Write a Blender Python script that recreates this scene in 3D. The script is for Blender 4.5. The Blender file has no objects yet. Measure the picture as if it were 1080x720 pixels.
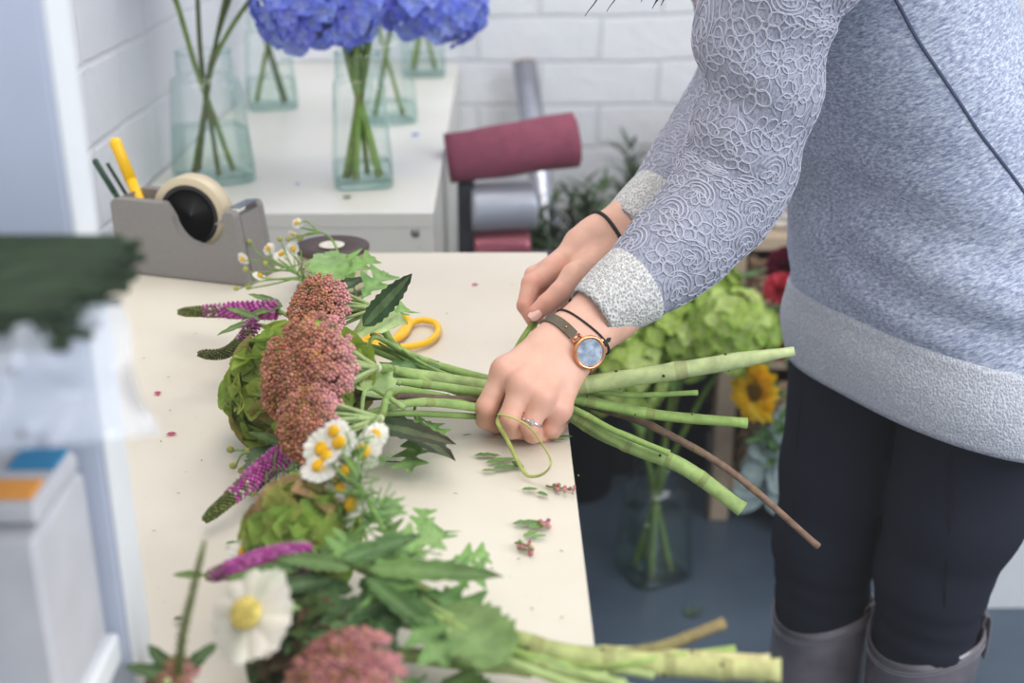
import bpy, math, random
import numpy as np
from mathutils import Vector, Matrix, Euler, noise
from mathutils.bvhtree import BVHTree
random.seed(7); rng = np.random.default_rng(7)
PI = math.pi
scene = bpy.context.scene
COL = scene.collection

# ------------------------------------------------------------------ camera
FPX = 1288.0
T = 0.84                      # height of the work table
CAM = Vector((0, 0, 1.30))
cam_d = bpy.data.cameras.new('camera'); cam = bpy.data.objects.new('camera', cam_d); COL.objects.link(cam)
cam.location = CAM; cam.rotation_euler = Euler((math.radians(90-21.5), 0, math.radians(-0.58)))
cam_d.sensor_width = 36; cam_d.lens = FPX/1080*36; cam_d.clip_start = 0.02
cam_d.dof.use_dof = True; cam_d.dof.focus_distance = 1.07; cam_d.dof.aperture_fstop = 4.0
scene.camera = cam
RM = cam.rotation_euler.to_matrix()
CR, CU, CF = RM @ Vector((1,0,0)), RM @ Vector((0,1,0)), RM @ Vector((0,0,-1))
def ray(px, py): return CF + CR*((px-540)/FPX) - CU*((py-360)/FPX)
def L(px, py, d): return CAM + ray(px, py)*d                     # a point at a given viewing distance
def onz(px, py, z):
    r = ray(px, py); return CAM + r*((z-CAM.z)/r.z)              # a point on a level surface
def ab(px, py, h=0.0): return onz(px, py, T+h)
def ony(px, py, y):
    r = ray(px, py); return CAM + r*((y-CAM.y)/r.y)

# ------------------------------------------------------------------ colours / materials
def c(r, g, b):
    f = lambda v: (v/255/12.92) if v/255 <= .04045 else ((v/255+.055)/1.055)**2.4
    return (f(r), f(g), f(b))
def lerp3(a, b, t): return tuple(a[i]+(b[i]-a[i])*t for i in range(3))
def jit(col, s=.12):
    k = 1+random.uniform(-s, s); return tuple(max(0, min(1, v*k*(1+random.uniform(-s, s)*.35))) for v in col)

class NT:
    def __init__(s, name):
        s.m = bpy.data.materials.new(name); s.m.use_nodes = True
        s.t = s.m.node_tree; s.t.nodes.clear()
        s.out = s.n('ShaderNodeOutputMaterial')
    def n(s, typ, **kw):
        x = s.t.nodes.new(typ)
        for k, v in kw.items():
            if k.startswith('_'): setattr(x, k[1:], v)
            else:
                key = int(k[1:]) if k[0] == 'i' and k[1:].isdigit() else k
                x.inputs[key].default_value = v
        return x
    def l(s, a, b): s.t.links.new(a, b)
    def surf(s, x): s.l(x, s.out.inputs[0])
def setin(node, name, v): node.inputs[name].default_value = v
def ramp(nt, fac, stops):
    r = nt.n('ShaderNodeValToRGB'); e = r.color_ramp.elements
    while len(e) < len(stops): e.new(.5)
    for i, (p, col) in enumerate(stops):
        e[i].position = p; e[i].color = (*col, 1)
    nt.l(fac, r.inputs[0]); return r
def coords(nt, scale=(1,1,1), rot=(0,0,0), kind='Object'):
    tc = nt.n('ShaderNodeTexCoord'); mp = nt.n('ShaderNodeMapping')
    mp.inputs['Scale'].default_value = scale; mp.inputs['Rotation'].default_value = rot
    nt.l(tc.outputs[kind], mp.inputs[0]); return mp.outputs[0]
def bump(nt, h, strength, dist, bsdf):
    b = nt.n('ShaderNodeBump', Strength=strength, Distance=dist); nt.l(h, b.inputs['Height']); nt.l(b.outputs[0], bsdf.inputs['Normal']); return b

def mat(name, col, rough=.5, metal=0., var=.08, nscale=30., bmp=0., spec=.5, coat=0., sss=0., alpha=1.):
    nt = NT(name); p = nt.n('ShaderNodeBsdfPrincipled')
    setin(p, 'Roughness', rough); setin(p, 'Metallic', metal); setin(p, 'Specular IOR Level', spec); setin(p, 'Coat Weight', coat)
    co = coords(nt); nz = nt.n('ShaderNodeTexNoise', Scale=nscale, Detail=4.); nt.l(co, nz.inputs['Vector'])
    r = ramp(nt, nz.outputs['Fac'], [(.25, lerp3(col, (0,0,0), var)), (.75, tuple(min(1, v*(1+var)) for v in col))])
    nt.l(r.outputs[0], p.inputs['Base Color'])
    if sss: setin(p, 'Subsurface Weight', sss); setin(p, 'Subsurface Radius', (.01,.005,.003)); setin(p, 'Subsurface Scale', .3)
    if bmp: bump(nt, nz.outputs['Fac'], bmp, .002, p)
    nt.surf(p.outputs[0]); return nt.m

def plant_mat(name, rough=.5, trans=.25, nscale=90., var=.25, bmp=.2, sat=1.):
    nt = NT(name); p = nt.n('ShaderNodeBsdfPrincipled'); setin(p, 'Roughness', rough); setin(p, 'Specular IOR Level', .22)
    at = nt.n('ShaderNodeAttribute', _attribute_name='Col')
    co = coords(nt); nz = nt.n('ShaderNodeTexNoise', Scale=nscale, Detail=3.); nt.l(co, nz.inputs['Vector'])
    mr = nt.n('ShaderNodeMapRange'); setin(mr, 'From Min', .25); setin(mr, 'From Max', .75); setin(mr, 'To Min', 1-var); setin(mr, 'To Max', 1+var)
    nt.l(nz.outputs['Fac'], mr.inputs[0])
    m0 = nt.n('ShaderNodeVectorMath', _operation='SCALE'); nt.l(at.outputs['Color'], m0.inputs[0]); nt.l(mr.outputs[0], m0.inputs['Scale'])
    mx = nt.n('ShaderNodeHueSaturation', Saturation=sat); nt.l(m0.outputs[0], mx.inputs['Color'])
    nt.l(mx.outputs[0], p.inputs['Base Color'])
    if bmp: bump(nt, nz.outputs['Fac'], bmp, .001, p)
    tr = nt.n('ShaderNodeBsdfTranslucent'); nt.l(mx.outputs[0], tr.inputs[0])
    ms = nt.n('ShaderNodeMixShader'); ms.inputs[0].default_value = trans
    nt.l(p.outputs[0], ms.inputs[1]); nt.l(tr.outputs[0], ms.inputs[2]); nt.surf(ms.outputs[0]); return nt.m

def glass_mat(name, tint, edge, gloss=.9, rough=.02, haze=None, hz=0.):
    nt = NT(name)
    lw = nt.n('ShaderNodeLayerWeight', Blend=.4)
    cr = ramp(nt, lw.outputs['Facing'], [(.15, tint), (.95, edge)])
    tb = nt.n('ShaderNodeBsdfTransparent'); nt.l(cr.outputs[0], tb.inputs[0])
    gb = nt.n('ShaderNodeBsdfGlossy', Roughness=rough); gb.inputs[0].default_value = (gloss,)*3+(1,)
    pw = nt.n('ShaderNodeMath', _operation='POWER'); pw.inputs[1].default_value = 3.; nt.l(lw.outputs['Facing'], pw.inputs[0]); fr = nt.n('ShaderNodeMath', _operation='MULTIPLY_ADD'); fr.inputs[1].default_value = .7; fr.inputs[2].default_value = .055; nt.l(pw.outputs[0], fr.inputs[0])
    ms = nt.n('ShaderNodeMixShader'); nt.l(fr.outputs[0], ms.inputs[0]); nt.l(tb.outputs[0], ms.inputs[1]); nt.l(gb.outputs[0], ms.inputs[2])
    last = ms
    if haze:
        df = nt.n('ShaderNodeBsdfDiffuse'); df.inputs[0].default_value = (*haze, 1)
        m2 = nt.n('ShaderNodeMixShader'); m2.inputs[0].default_value = hz; nt.l(ms.outputs[0], m2.inputs[1]); nt.l(df.outputs[0], m2.inputs[2]); last = m2
    if haze:
        co = coords(nt); nz = nt.n('ShaderNodeTexNoise', Scale=25., Detail=3.); nt.l(co, nz.inputs['Vector']); bump(nt, nz.outputs['Fac'], .6, .01, gb)
    nt.surf(last.outputs[0]); return nt.m

# ------------------------------------------------------------------ mesh builder
ORI = {}
class MB:
    def __init__(s): s.v = []; s.f = []; s.c = []; s.m = []; s.n = 0
    def add(s, vs, fs, col=(1,1,1), m=0, cols=None):
        b = s.n; vs = np.asarray(vs, float).reshape(-1, 3); s.v.append(vs); s.n += len(vs)
        for i, f in enumerate(fs):
            s.f.append([k+b for k in f]); s.c.append(cols[i] if cols is not None else col); s.m.append(m)
    def inst(s, tpl, M, off, col, m=0, cols=None):
        s.add(tpl[0] @ np.asarray(M).T + np.asarray(off), tpl[1], col, m, cols)
    def arr(s): return np.concatenate(s.v) if s.v else np.zeros((0,3))
    def build(s, name, mats, parent=None, smooth=True, origin=None):
        V = s.arr()
        root = ORI.get(parent.name) if parent else None
        if root is None:
            root = Vector(origin) if origin is not None else Vector((*( (V.min(0)+V.max(0))/2 )[:2], V[:,2].min()))
        V = V - np.array(root)
        me = bpy.data.meshes.new(name); me.from_pydata(V.tolist(), [], s.f)
        mats = mats if isinstance(mats, (list, tuple)) else [mats]
        for mm in mats: me.materials.append(mm)
        me.polygons.foreach_set('material_index', s.m)
        if smooth: me.polygons.foreach_set('use_smooth', [True]*len(s.f))
        at = me.color_attributes.new('Col', 'FLOAT_COLOR', 'CORNER')
        buf = np.concatenate([np.tile(np.array([*s.c[i], 1.]), (len(s.f[i]), 1)) for i in range(len(s.f))]) if s.f else np.zeros((0,4))
        at.data.foreach_set('color', buf.astype(np.float32).ravel())
        me.update()
        o = bpy.data.objects.new(name, me); COL.objects.link(o)
        if parent: o.parent = parent
        else: o.location = root
        ORI[o.name] = root
        return o
def thing(name, loc, label, cat, group=None):
    o = bpy.data.objects.new(name, None); COL.objects.link(o); o.location = loc; o.empty_display_size = .02
    ORI[o.name] = Vector(loc); return tag(o, label, cat, group)
def tag(o, label, cat, group=None, kind=None):
    o['label'] = label; o['category'] = cat
    if group: o['group'] = group
    if kind: o['kind'] = kind
    return o
def struct(o): o['kind'] = 'structure'; return o

# ------------------------------------------------------------------ shapes
def V3(x): return np.array(x, float)
def unit(v):
    v = V3(v); n = np.linalg.norm(v); return v/n if n > 1e-9 else np.array([0,0,1.])
def spline(pts, n=8):
    P = [V3(p) for p in pts]
    if len(P) < 3: return [P[0]+(P[1]-P[0])*i/n for i in range(n+1)]
    P = [2*P[0]-P[1]]+P+[2*P[-1]-P[-2]]; out = []
    for i in range(1, len(P)-2):
        for k in range(n):
            t = k/n; a, b, cc, d = P[i-1], P[i], P[i+1], P[i+2]
            out.append(.5*((2*b)+(cc-a)*t+(2*a-5*b+4*cc-d)*t*t+(-a+3*b-3*cc+d)*t**3))
    out.append(P[-2]); return out
def lerp_list(vals, t):
    x = t*(len(vals)-1); i = min(int(x), len(vals)-2) if len(vals) > 1 else 0
    return vals[0] if len(vals) == 1 else vals[i]+(vals[i+1]-vals[i])*(x-i)
def tube(mb, pts, rad, seg=8, n=6, col=(1,1,1), m=0, nodes=0, capcol=None, cols=None, flat=1., hint=None, smooth=True):
    P = spline(pts, n) if smooth else [V3(p) for p in pts]; N = len(P)
    if not isinstance(rad, (list, tuple)): rad = [rad]
    ref = None; vs = []
    for i in range(N):
        t = unit(P[min(i+1, N-1)]-P[max(i-1, 0)])
        if ref is None:
            h = V3(hint) if hint is not None else (np.array([0,0,1.]) if abs(t[2]) < .9 else np.array([1.,0,0]))
            ref = unit(h-t*h.dot(t))
        else: ref = unit(ref-t*ref.dot(t))
        b = np.cross(t, ref); r = lerp_list(list(rad), i/(N-1))
        if nodes:
            ph = (i/(N-1)*nodes) % 1; r *= 1+.13*math.exp(-((min(ph, 1-ph))/.07)**2)
        for k in range(seg):
            a = 2*PI*k/seg; vs.append(P[i]+ref*(math.cos(a)*r*flat)+b*(math.sin(a)*r))
    fs = []; fc = []
    for i in range(N-1):
        cc = col if cols is None else tuple(lerp_list([V3(q) for q in cols], i/(N-1)))
        if nodes:
            ph = (i/(N-1)*nodes) % 1
            if min(ph, 1-ph) < .06: cc = lerp3(cc, (.22,.16,.05), .38)
        for k in range(seg):
            fs.append((i*seg+k, i*seg+(k+1) % seg, (i+1)*seg+(k+1) % seg, (i+1)*seg+k))
            fc.append(lerp3(cc, (.06,.04,.02), .75) if False else cc)
    fs.append(tuple(range(seg-1, -1, -1))); fc.append(capcol or (col if cols is None else cols[0]))
    fs.append(tuple((N-1)*seg+k for k in range(seg))); fc.append(capcol or (col if cols is None else cols[-1]))
    mb.add(vs, fs, m=m, cols=fc)
    for j in range(1, int(nodes)):
        i = int(j/nodes*(N-1)); r = lerp_list(list(rad), i/(N-1))
        for k in ((j*3) % seg, (j*3+seg//2) % seg):
            q = vs[i*seg+k]; ball(mb, q-(q-P[i])*.04, (r*.20,r*.20,r*.20), (.06,.04,.02), m, ICO0)
    return P
def box(mb, lo, hi, col=(1,1,1), m=0, bev=0.003, R=None, off=None):
    # box with chamfered edges
    lo, hi = V3(lo), V3(hi); ce = (lo+hi)/2; h = (hi-lo)/2; b = min(bev, h.min()*.45)
    vs = []; idx = {}
    for sx in (-1,1):
        for sy in (-1,1):
            for sz in (-1,1):
                for ax in range(3):
                    p = np.array([sx,sy,sz])*h; 
                    for q in range(3):
                        if q != ax: p[q] -= np.sign(p[q])*b
                    idx[(sx,sy,sz,ax)] = len(vs); vs.append(ce+p)
    fs = []
    for ax in range(3):
        o1, o2 = [(1,2),(2,0),(0,1)][ax]
        for s in (-1,1):
            q = []
            for (a, d) in ((-1,-1),(1,-1),(1,1),(-1,1)):
                k = [0,0,0]; k[ax] = s; k[o1] = a; k[o2] = d; q.append(idx[(*k, ax)])
            fs.append(tuple(q if s > 0 else q[::-1]))
    for ax in range(3):           # edges along ax
        o1, o2 = [(1,2),(2,0),(0,1)][ax]
        for a in (-1,1):
            for d in (-1,1):
                def g(s, face):
                    k = [0,0,0]; k[ax] = s; k[o1] = a; k[o2] = d; return idx[(*k, face)]
                q = [g(-1,o1), g(1,o1), g(1,o2), g(-1,o2)]
                fs.append(tuple(q if a*d < 0 else q[::-1]))
    for sx in (-1,1):
        for sy in (-1,1):
            for sz in (-1,1):
                q = [idx[(sx,sy,sz,a)] for a in range(3)]
                fs.append(tuple(q if sx*sy*sz > 0 else q[::-1]))
    vs = np.array(vs)
    if R is not None: vs = (vs-ce) @ np.array(R).T + ce
    if off is not None: vs = vs+V3(off)
    mb.add(vs, fs, col, m)
def loft(mb, rings, col=(1,1,1), m=0, cap0=True, cap1=True, cols=None):
    seg = len(rings[0]); vs = np.concatenate([V3(r) for r in rings]); fs = []; fc = []
    for i in range(len(rings)-1):
        for k in range(seg):
            fs.append((i*seg+k, i*seg+(k+1) % seg, (i+1)*seg+(k+1) % seg, (i+1)*seg+k)); fc.append(cols[i] if cols else col)
    if cap0: fs.append(tuple(range(seg-1, -1, -1))); fc.append(cols[0] if cols else col)
    if cap1: fs.append(tuple((len(rings)-1)*seg+k for k in range(seg))); fc.append(cols[-1] if cols else col)
    mb.add(vs, fs, m=m, cols=fc)
def frame(n, hint=(0,0,1)):
    n = unit(n); h = V3(hint)
    if abs(n.dot(unit(h))) > .97: h = np.array([1.,0,0])
    u = unit(h-n*h.dot(n)); return u, np.cross(n, u), n      # u, v, n
def circ(cen, n, r, seg=24, r2=None, hint=(0,0,1), rot=0, sq=2.):
    u, v, n = frame(n, hint); out = []
    for k in range(seg):
        a = 2*PI*k/seg+rot; ca, sa = math.cos(a), math.sin(a)
        f = 1/((abs(ca)**sq+abs(sa)**sq)**(1/sq)) if sq != 2 else 1.
        out.append(V3(cen)+u*(ca*f*r)+v*(sa*f*(r2 or r)))
    return out
def lathe(mb, cen, n, prof, seg=24, col=(1,1,1), m=0, cap0=True, cap1=True, sq=2., rot=0, hint=(1,0,0), cols=None):
    n = unit(n); rings = [circ(V3(cen)+n*h, n, max(r, 1e-5), seg, hint=hint, rot=rot, sq=sq) for r, h in prof]
    loft(mb, rings, col, m, cap0, cap1, cols)
def ico(sub=1):
    t = (1+5**.5)/2
    v = [unit(p) for p in [(-1,t,0),(1,t,0),(-1,-t,0),(1,-t,0),(0,-1,t),(0,1,t),(0,-1,-t),(0,1,-t),(t,0,-1),(t,0,1),(-t,0,-1),(-t,0,1)]]
    f = [(0,11,5),(0,5,1),(0,1,7),(0,7,10),(0,10,11),(1,5,9),(5,11,4),(11,10,2),(10,7,6),(7,1,8),(3,9,4),(3,4,2),(3,2,6),(3,6,8),(3,8,9),(4,9,5),(2,4,11),(6,2,10),(8,6,7),(9,8,1)]
    for _ in range(sub):
        mid = {}; nf = []
        def g(a, b):
            k = (min(a,b), max(a,b))
            if k not in mid: mid[k] = len(v); v.append(unit(v[a]+v[b]))
            return mid[k]
        for a, b, cc in f:
            x, y, z = g(a,b), g(b,cc), g(cc,a); nf += [(a,x,z),(b,y,x),(cc,z,y),(x,y,z)]
        f = nf
    return np.array(v), f
ICO0, ICO1, ICO2 = ico(0), ico(1), ico(2)
def ball(mb, cen, r, col, m=0, tpl=None, R=None):
    r = np.diag(V3(r) if hasattr(r, '__len__') else [r]*3)
    mb.inst(tpl or ICO1, (np.array(R) if R is not None else np.eye(3)) @ r, cen, col, m)
def petal_tpl(nu=3, nv=4, tip=.5, cup=.15, droop=0., notch=0.):
    vs = []; fs = []
    for i in range(nv+1):
        t = i/nv; w = math.sin(PI*min(1, .12+t*.88)**(1/(1+tip)))**.8 if t < 1 else .12
        for k in range(nu+1):
            s = k/nu*2-1; y = t-(abs(s) < .3)*notch*(t > .95)
            vs.append((s*w*.5, y, cup*(s*s)*w-droop*t*t))
    for i in range(nv):
        for k in range(nu):
            a = i*(nu+1)+k; fs.append((a, a+1, a+nu+2, a+nu+1))
    return np.array(vs), fs
def basis(y, z):
    y = unit(y); z = V3(z); z = unit(z-y*z.dot(y)) if np.linalg.norm(z-y*z.dot(y)) > 1e-6 else frame(y)[0]
    return np.stack([np.cross(y, z), y, z], 1)
def petal_blunt(nu=4, nv=5, cup=-.12):
    vs = []; fs = []
    for i in range(nv+1):
        t = i/nv; w = (.5+.5*min(1,t/.55))*(1 if t < .8 else math.sqrt(max(.12, 1-((t-.8)/.22)**2)))
        for k in range(nu+1): s = k/nu*2-1; vs.append((s*w*.5, t-.03*(abs(s) < .2)*(t > .95), cup*s*s*w))
    for i in range(nv):
        for k in range(nu): a = i*(nu+1)+k; fs.append((a, a+1, a+nu+2, a+nu+1))
    return np.array(vs), fs
def leaf(mb, base, d, up, ln, w, col, col2=None, kind='lance', curl=.3, nv=12, twist=0., fold=.25):
    vs = []; fs = []; fc = []; B = basis(d, up); nu = 6
    for i in range(nv+1):
        t = i/nv
        if kind == 'lance': ww = (t**.55)*(1-t)**.8*2.0
        elif kind == 'ovate': ww = (t**.45)*(1-t)**.6*1.55
        elif kind == 'round': ww = math.sqrt(max(0, 1-(2*t-1)**2))
        elif kind == 'lobed': ww = .07 if t < .16 else (((t-.16)/.84)**.4)*(1-t)**.42*1.75*(.60+.40*math.cos(2*PI*(3.1*t-.35)))+.04
        if kind in ('lance','ovate') and i % 2: ww *= .84
        ww = max(ww, .02)
        for k in range(nu+1):
            s = k/nu*2-1; a = twist*t
            x, z = s*ww*w*.5, abs(s)*ww*w*fold*.5-curl*ln*t*t+.03*w*math.sin(t*19+s*3)
            y = t*ln - (0 if kind != 'lobed' else -abs(s)**1.5*.30*w*(ww if ww < 1 else 1))
            vs.append((x*math.cos(a)-z*math.sin(a), y, x*math.sin(a)+z*math.cos(a)))
    for i in range(nv):
        for k in range(nu):
            q = i*(nu+1)+k; fs.append((q, q+1, q+nu+2, q+nu+1))
            cc = lerp3(col, col2 or col, (i/nv)); 
            if k in (2, 3) and abs(k-2.5) < .6: cc = lerp3(cc, (.35,.5,.2), .18)
            fc.append(jit(cc, .05))
    mb.add(np.array(vs) @ B.T + V3(base), fs, cols=fc)

# ------------------------------------------------------------------ distance fields -> one continuous surface
def cone(P, a, b, ra, rb):
    a, b = V3(a), V3(b); d = b-a; t = np.clip(((P-a) @ d)/d.dot(d), 0, 1)
    return np.linalg.norm(P-a-t[...,None]*d, axis=-1)-(ra+(rb-ra)*t)
def elli(P, cen, r, R=None):
    q = P-V3(cen)
    if R is not None: q = q @ np.array(R)
    r = V3(r); k0 = np.linalg.norm(q/r, axis=-1); k1 = np.linalg.norm(q/(r*r), axis=-1)+1e-9
    return k0*(k0-1)/k1
def smin(a, b, k):
    h = np.clip(.5+.5*(b-a)/k, 0, 1); return b*(1-h)+a*h-k*h*(1-h)
def nets(fn, lo, hi, h):
    lo, hi = V3(lo), V3(hi); n = np.ceil((hi-lo)/h).astype(int)+1
    ax = [lo[i]+np.arange(n[i])*h for i in range(3)]
    G = np.stack(np.meshgrid(*ax, indexing='ij'), -1); F = fn(G)
    S = F < 0; nx, ny, nz = F.shape
    cs = np.zeros((nx-1,ny-1,nz-1), int)
    for i in (0,1):
        for j in (0,1):
            for k in (0,1): cs += S[i:nx-1+i, j:ny-1+j, k:nz-1+k]
    act = (cs > 0) & (cs < 8); idx = -np.ones(act.shape, int); C = np.argwhere(act); idx[act] = np.arange(len(C))
    acc = np.zeros((len(C),3)); cnt = np.zeros(len(C))
    cor = [(i,j,k) for i in (0,1) for j in (0,1) for k in (0,1)]
    for a in cor:
        for b in cor:
            dd = np.array(b)-np.array(a)
            if dd.sum() != 1 or dd.min() < 0: continue
            fa = F[tuple((C+a).T)]; fb = F[tuple((C+b).T)]; mk = (fa < 0) != (fb < 0)
            t = np.where(mk, fa/np.where(mk, fa-fb, 1), 0)
            acc[mk] += (np.array(a)+dd*t[:,None])[mk]; cnt += mk
    V = lo+(C+acc/cnt[:,None])*h; faces = []
    for axn in range(3):
        o = [(1,2),(2,0),(0,1)][axn]; sl0 = [slice(None)]*3; sl1 = [slice(None)]*3; sl0[axn] = slice(0,-1); sl1[axn] = slice(1,None)
        ch = np.argwhere(S[tuple(sl0)] != S[tuple(sl1)])
        ch = ch[(ch[:,o[0]] > 0) & (ch[:,o[1]] > 0) & (ch[:,o[0]] < F.shape[o[0]]-1) & (ch[:,o[1]] < F.shape[o[1]]-1)]
        e0 = np.zeros(3, int); e0[o[0]] = 1; e1 = np.zeros(3, int); e1[o[1]] = 1
        q = np.stack([idx[tuple(x.T)] for x in (ch-e0-e1, ch-e1, ch, ch-e0)], 1)
        ins = S[tuple(ch.T)]; q[~ins] = q[~ins][:, ::-1]; faces.append(q)
    return V, np.concatenate(faces).tolist()
# ================================================================== materials
M = {}
M['plant'] = plant_mat('leaf_and_stem', .5, .2, sat=.93)
M['petal'] = plant_mat('petal', .6, .35, 60, .12, .1)
M['bud'] = plant_mat('bud', .6, .1, 150, .3, .3)
M['wood_stem'] = plant_mat('twig', .7, .0, 120, .35, .5)
M['white_top'] = None
def white_board(name, base, dirt, rough):
    nt = NT(name); p = nt.n('ShaderNodeBsdfPrincipled'); setin(p, 'Roughness', rough)
    co = coords(nt); n1 = nt.n('ShaderNodeTexNoise', Scale=3.5, Detail=6.); nt.l(co, n1.inputs['Vector'])
    r1 = ramp(nt, n1.outputs['Fac'], [(.3, dirt), (.6, base)])
    n2 = nt.n('ShaderNodeTexNoise', Scale=160., Detail=2.); nt.l(co, n2.inputs['Vector'])
    r2 = ramp(nt, n2.outputs['Fac'], [(.2, (.6,.57,.5)), (.27, (1,1,1))])
    mx = nt.n('ShaderNodeMix', _data_type='RGBA', _blend_type='MULTIPLY'); mx.inputs[0].default_value = .6
    nt.l(r1.outputs[0], mx.inputs[6]); nt.l(r2.outputs[0], mx.inputs[7]); nt.l(mx.outputs[2], p.inputs['Base Color'])
    bump(nt, n1.outputs['Fac'], .1, .003, p); nt.surf(p.outputs[0]); return nt.m
M['table'] = white_board('painted_table_top', c(220,212,196), c(211,201,183), .42)
M['counter'] = white_board('painted_counter', c(226,224,216), c(218,214,203), .35)
M['white'] = mat('white_melamine', c(226,228,230), .45, var=.03)
M['shelf'] = mat('shaded_white_melamine', c(178,186,204), .5, var=.03)  # white panels with the shade on their faces put into the colour
M['hole'] = mat('hole_grey', c(95,100,115), .7)
M['screw'] = mat('screw_steel', c(150,150,145), .35, .9)
M['grey_plastic'] = mat('grey_plastic', c(133,129,126), .5, var=.05, nscale=200, bmp=.15)
M['black'] = mat('black_plastic', c(28,28,30), .3, var=.2)
M['tape'] = mat('tape_roll', c(205,190,160), .35, var=.06)
M['yellow'] = mat('yellow_plastic', c(250,196,14), .35, var=.04)
M['steel'] = mat('steel', c(170,172,175), .25, 1.)
M['green_plastic'] = mat('dark_green_plastic', c(30,66,48), .4)
M['wire'] = mat('green_wire', c(42,57,40), .75, var=.35, nscale=60, spec=.2)
M['ribbon'] = mat('ribbon', c(206,200,168), .4, var=.1, nscale=120, bmp=.3)
M['flange'] = mat('brown_flange', c(70,52,44), .5, var=.2)
M['cream'] = mat('cream_hub', c(225,220,205), .5)
M['glass'] = glass_mat('jar_glass', (.965,.992,.984), (.66,.82,.79))
M['water'] = glass_mat('jar_water', (.92,.97,.95), (.80,.90,.87), .7)
M['cello'] = glass_mat('cellophane', (.95,.97,1.), (.75,.8,.86), .9, .12, c(212,217,228), .36)
M['foil'] = mat('silver_foil', c(180,182,192), .22, .9, var=.15, nscale=12, bmp=.5)
M['silver_paper'] = mat('silver_grey_paper', c(165,168,178), .35, .35, var=.15, nscale=10, bmp=.5)
M['pink_foil'] = mat('pink_foil', c(150,85,95), .22, .55, var=.25, nscale=14, bmp=.5)
M['card'] = mat('card_core', c(140,105,70), .8)
M['burgundy'] = mat('burgundy_cloth', c(128,62,82), .8, var=.15, nscale=60, bmp=.5)
M['crate_black'] = mat('black_crate', c(38,40,48), .6)
M['bucket'] = mat('grey_bucket', c(120,122,135), .4, .4, var=.1, nscale=8)
M['frame_wood'] = mat('pale_wood', c(172,152,130), .7, var=.25, nscale=14, bmp=.3)
M['blue_print'] = mat('blue_print', c(36,130,175), .4); M['orange_print'] = mat('orange_print', c(240,160,60), .4)
M['pack_white'] = mat('white_card', c(190,189,193), .6); M['pen_blue'] = mat('pale_blue_plastic', c(175,205,220), .3)
M['gold'] = mat('rose_gold', c(222,160,112), .2, 1., var=.05)
M['strap'] = mat('olive_leather', c(86,74,54), .5, var=.2, nscale=120, bmp=.4)
M['cord'] = mat('black_cord', c(28,26,28), .7, bmp=.4, nscale=400)
M['silver'] = mat('silver_ring', c(215,215,220), .15, 1.); 
M['dial'] = None
def wicker_mat(name, a, b):
    nt = NT(name); p = nt.n('ShaderNodeBsdfPrincipled'); setin(p, 'Roughness', .75)
    co = coords(nt); nz = nt.n('ShaderNodeTexNoise', Scale=60., Detail=3.); nt.l(co, nz.inputs['Vector'])
    r = ramp(nt, nz.outputs['Fac'], [(.3, a), (.7, b)]); nt.l(r.outputs[0], p.inputs['Base Color']); nt.surf(p.outputs[0]); return nt.m
M['wicker'] = wicker_mat('brown_wicker', c(110,88,70), c(172,145,118)); M['wicker_white'] = wicker_mat('white_wicker', c(188,180,172), c(222,216,208))

# walls / floor ----------------------------------------------------
def wall_mat(bs=.6, mort=c(205,207,212)):
    nt = NT('painted_brick'); p = nt.n('ShaderNodeBsdfPrincipled'); setin(p, 'Roughness', .55)
    tc = nt.n('ShaderNodeTexCoord'); sx = nt.n('ShaderNodeSeparateXYZ'); nt.l(tc.outputs['Object'], sx.inputs[0])
    ad = nt.n('ShaderNodeMath', _operation='ADD'); nt.l(sx.outputs[0], ad.inputs[0]); nt.l(sx.outputs[1], ad.inputs[1])
    cb = nt.n('ShaderNodeCombineXYZ'); nt.l(ad.outputs[0], cb.inputs[0]); nt.l(sx.outputs[2], cb.inputs[1])
    nz = nt.n('ShaderNodeTexNoise', Scale=5., Detail=5.); nt.l(tc.outputs['Object'], nz.inputs['Vector'])
    sc = nt.n('ShaderNodeVectorMath', _operation='SCALE'); sc.inputs['Scale'].default_value = .03; nt.l(nz.outputs['Color'], sc.inputs[0])
    av = nt.n('ShaderNodeVectorMath', _operation='ADD'); nt.l(cb.outputs[0], av.inputs[0]); nt.l(sc.outputs[0], av.inputs[1])
    br = nt.n('ShaderNodeTexBrick', Scale=1.); nt.l(av.outputs[0], br.inputs['Vector'])
    for k, v in (('Brick Width', .30), ('Row Height', .107), ('Mortar Size', .006), ('Mortar Smooth', .6)): setin(br, k, v)
    br.inputs['Color1'].default_value = (*c(226,227,230),1); br.inputs['Color2'].default_value = (*c(220,222,226),1); br.inputs['Mortar'].default_value = (*mort,1)
    n3 = nt.n('ShaderNodeTexNoise', Scale=14., Detail=6., Roughness=.7); nt.l(tc.outputs['Object'], n3.inputs['Vector'])
    rr = ramp(nt, n3.outputs['Fac'], [(.26, (.5,.5,.52)), (.34, (1,1,1))])
    mx = nt.n('ShaderNodeMix', _data_type='RGBA', _blend_type='MULTIPLY'); mx.inputs[0].default_value = .5
    nt.l(br.outputs['Color'], mx.inputs[6]); nt.l(rr.outputs[0], mx.inputs[7]); nt.l(mx.outputs[2], p.inputs['Base Color'])
    iv = nt.n('ShaderNodeMath', _operation='MULTIPLY_ADD'); iv.inputs[1].default_value = -1.; nt.l(br.outputs['Fac'], iv.inputs[0]); nt.l(n3.outputs['Fac'], iv.inputs[2])
    bump(nt, iv.outputs[0], bs, .012, p); nt.surf(p.outputs[0]); return nt.m
WALL = wall_mat(.55, c(212,214,218)); WALLL = wall_mat(.35, c(222,223,227))
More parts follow.
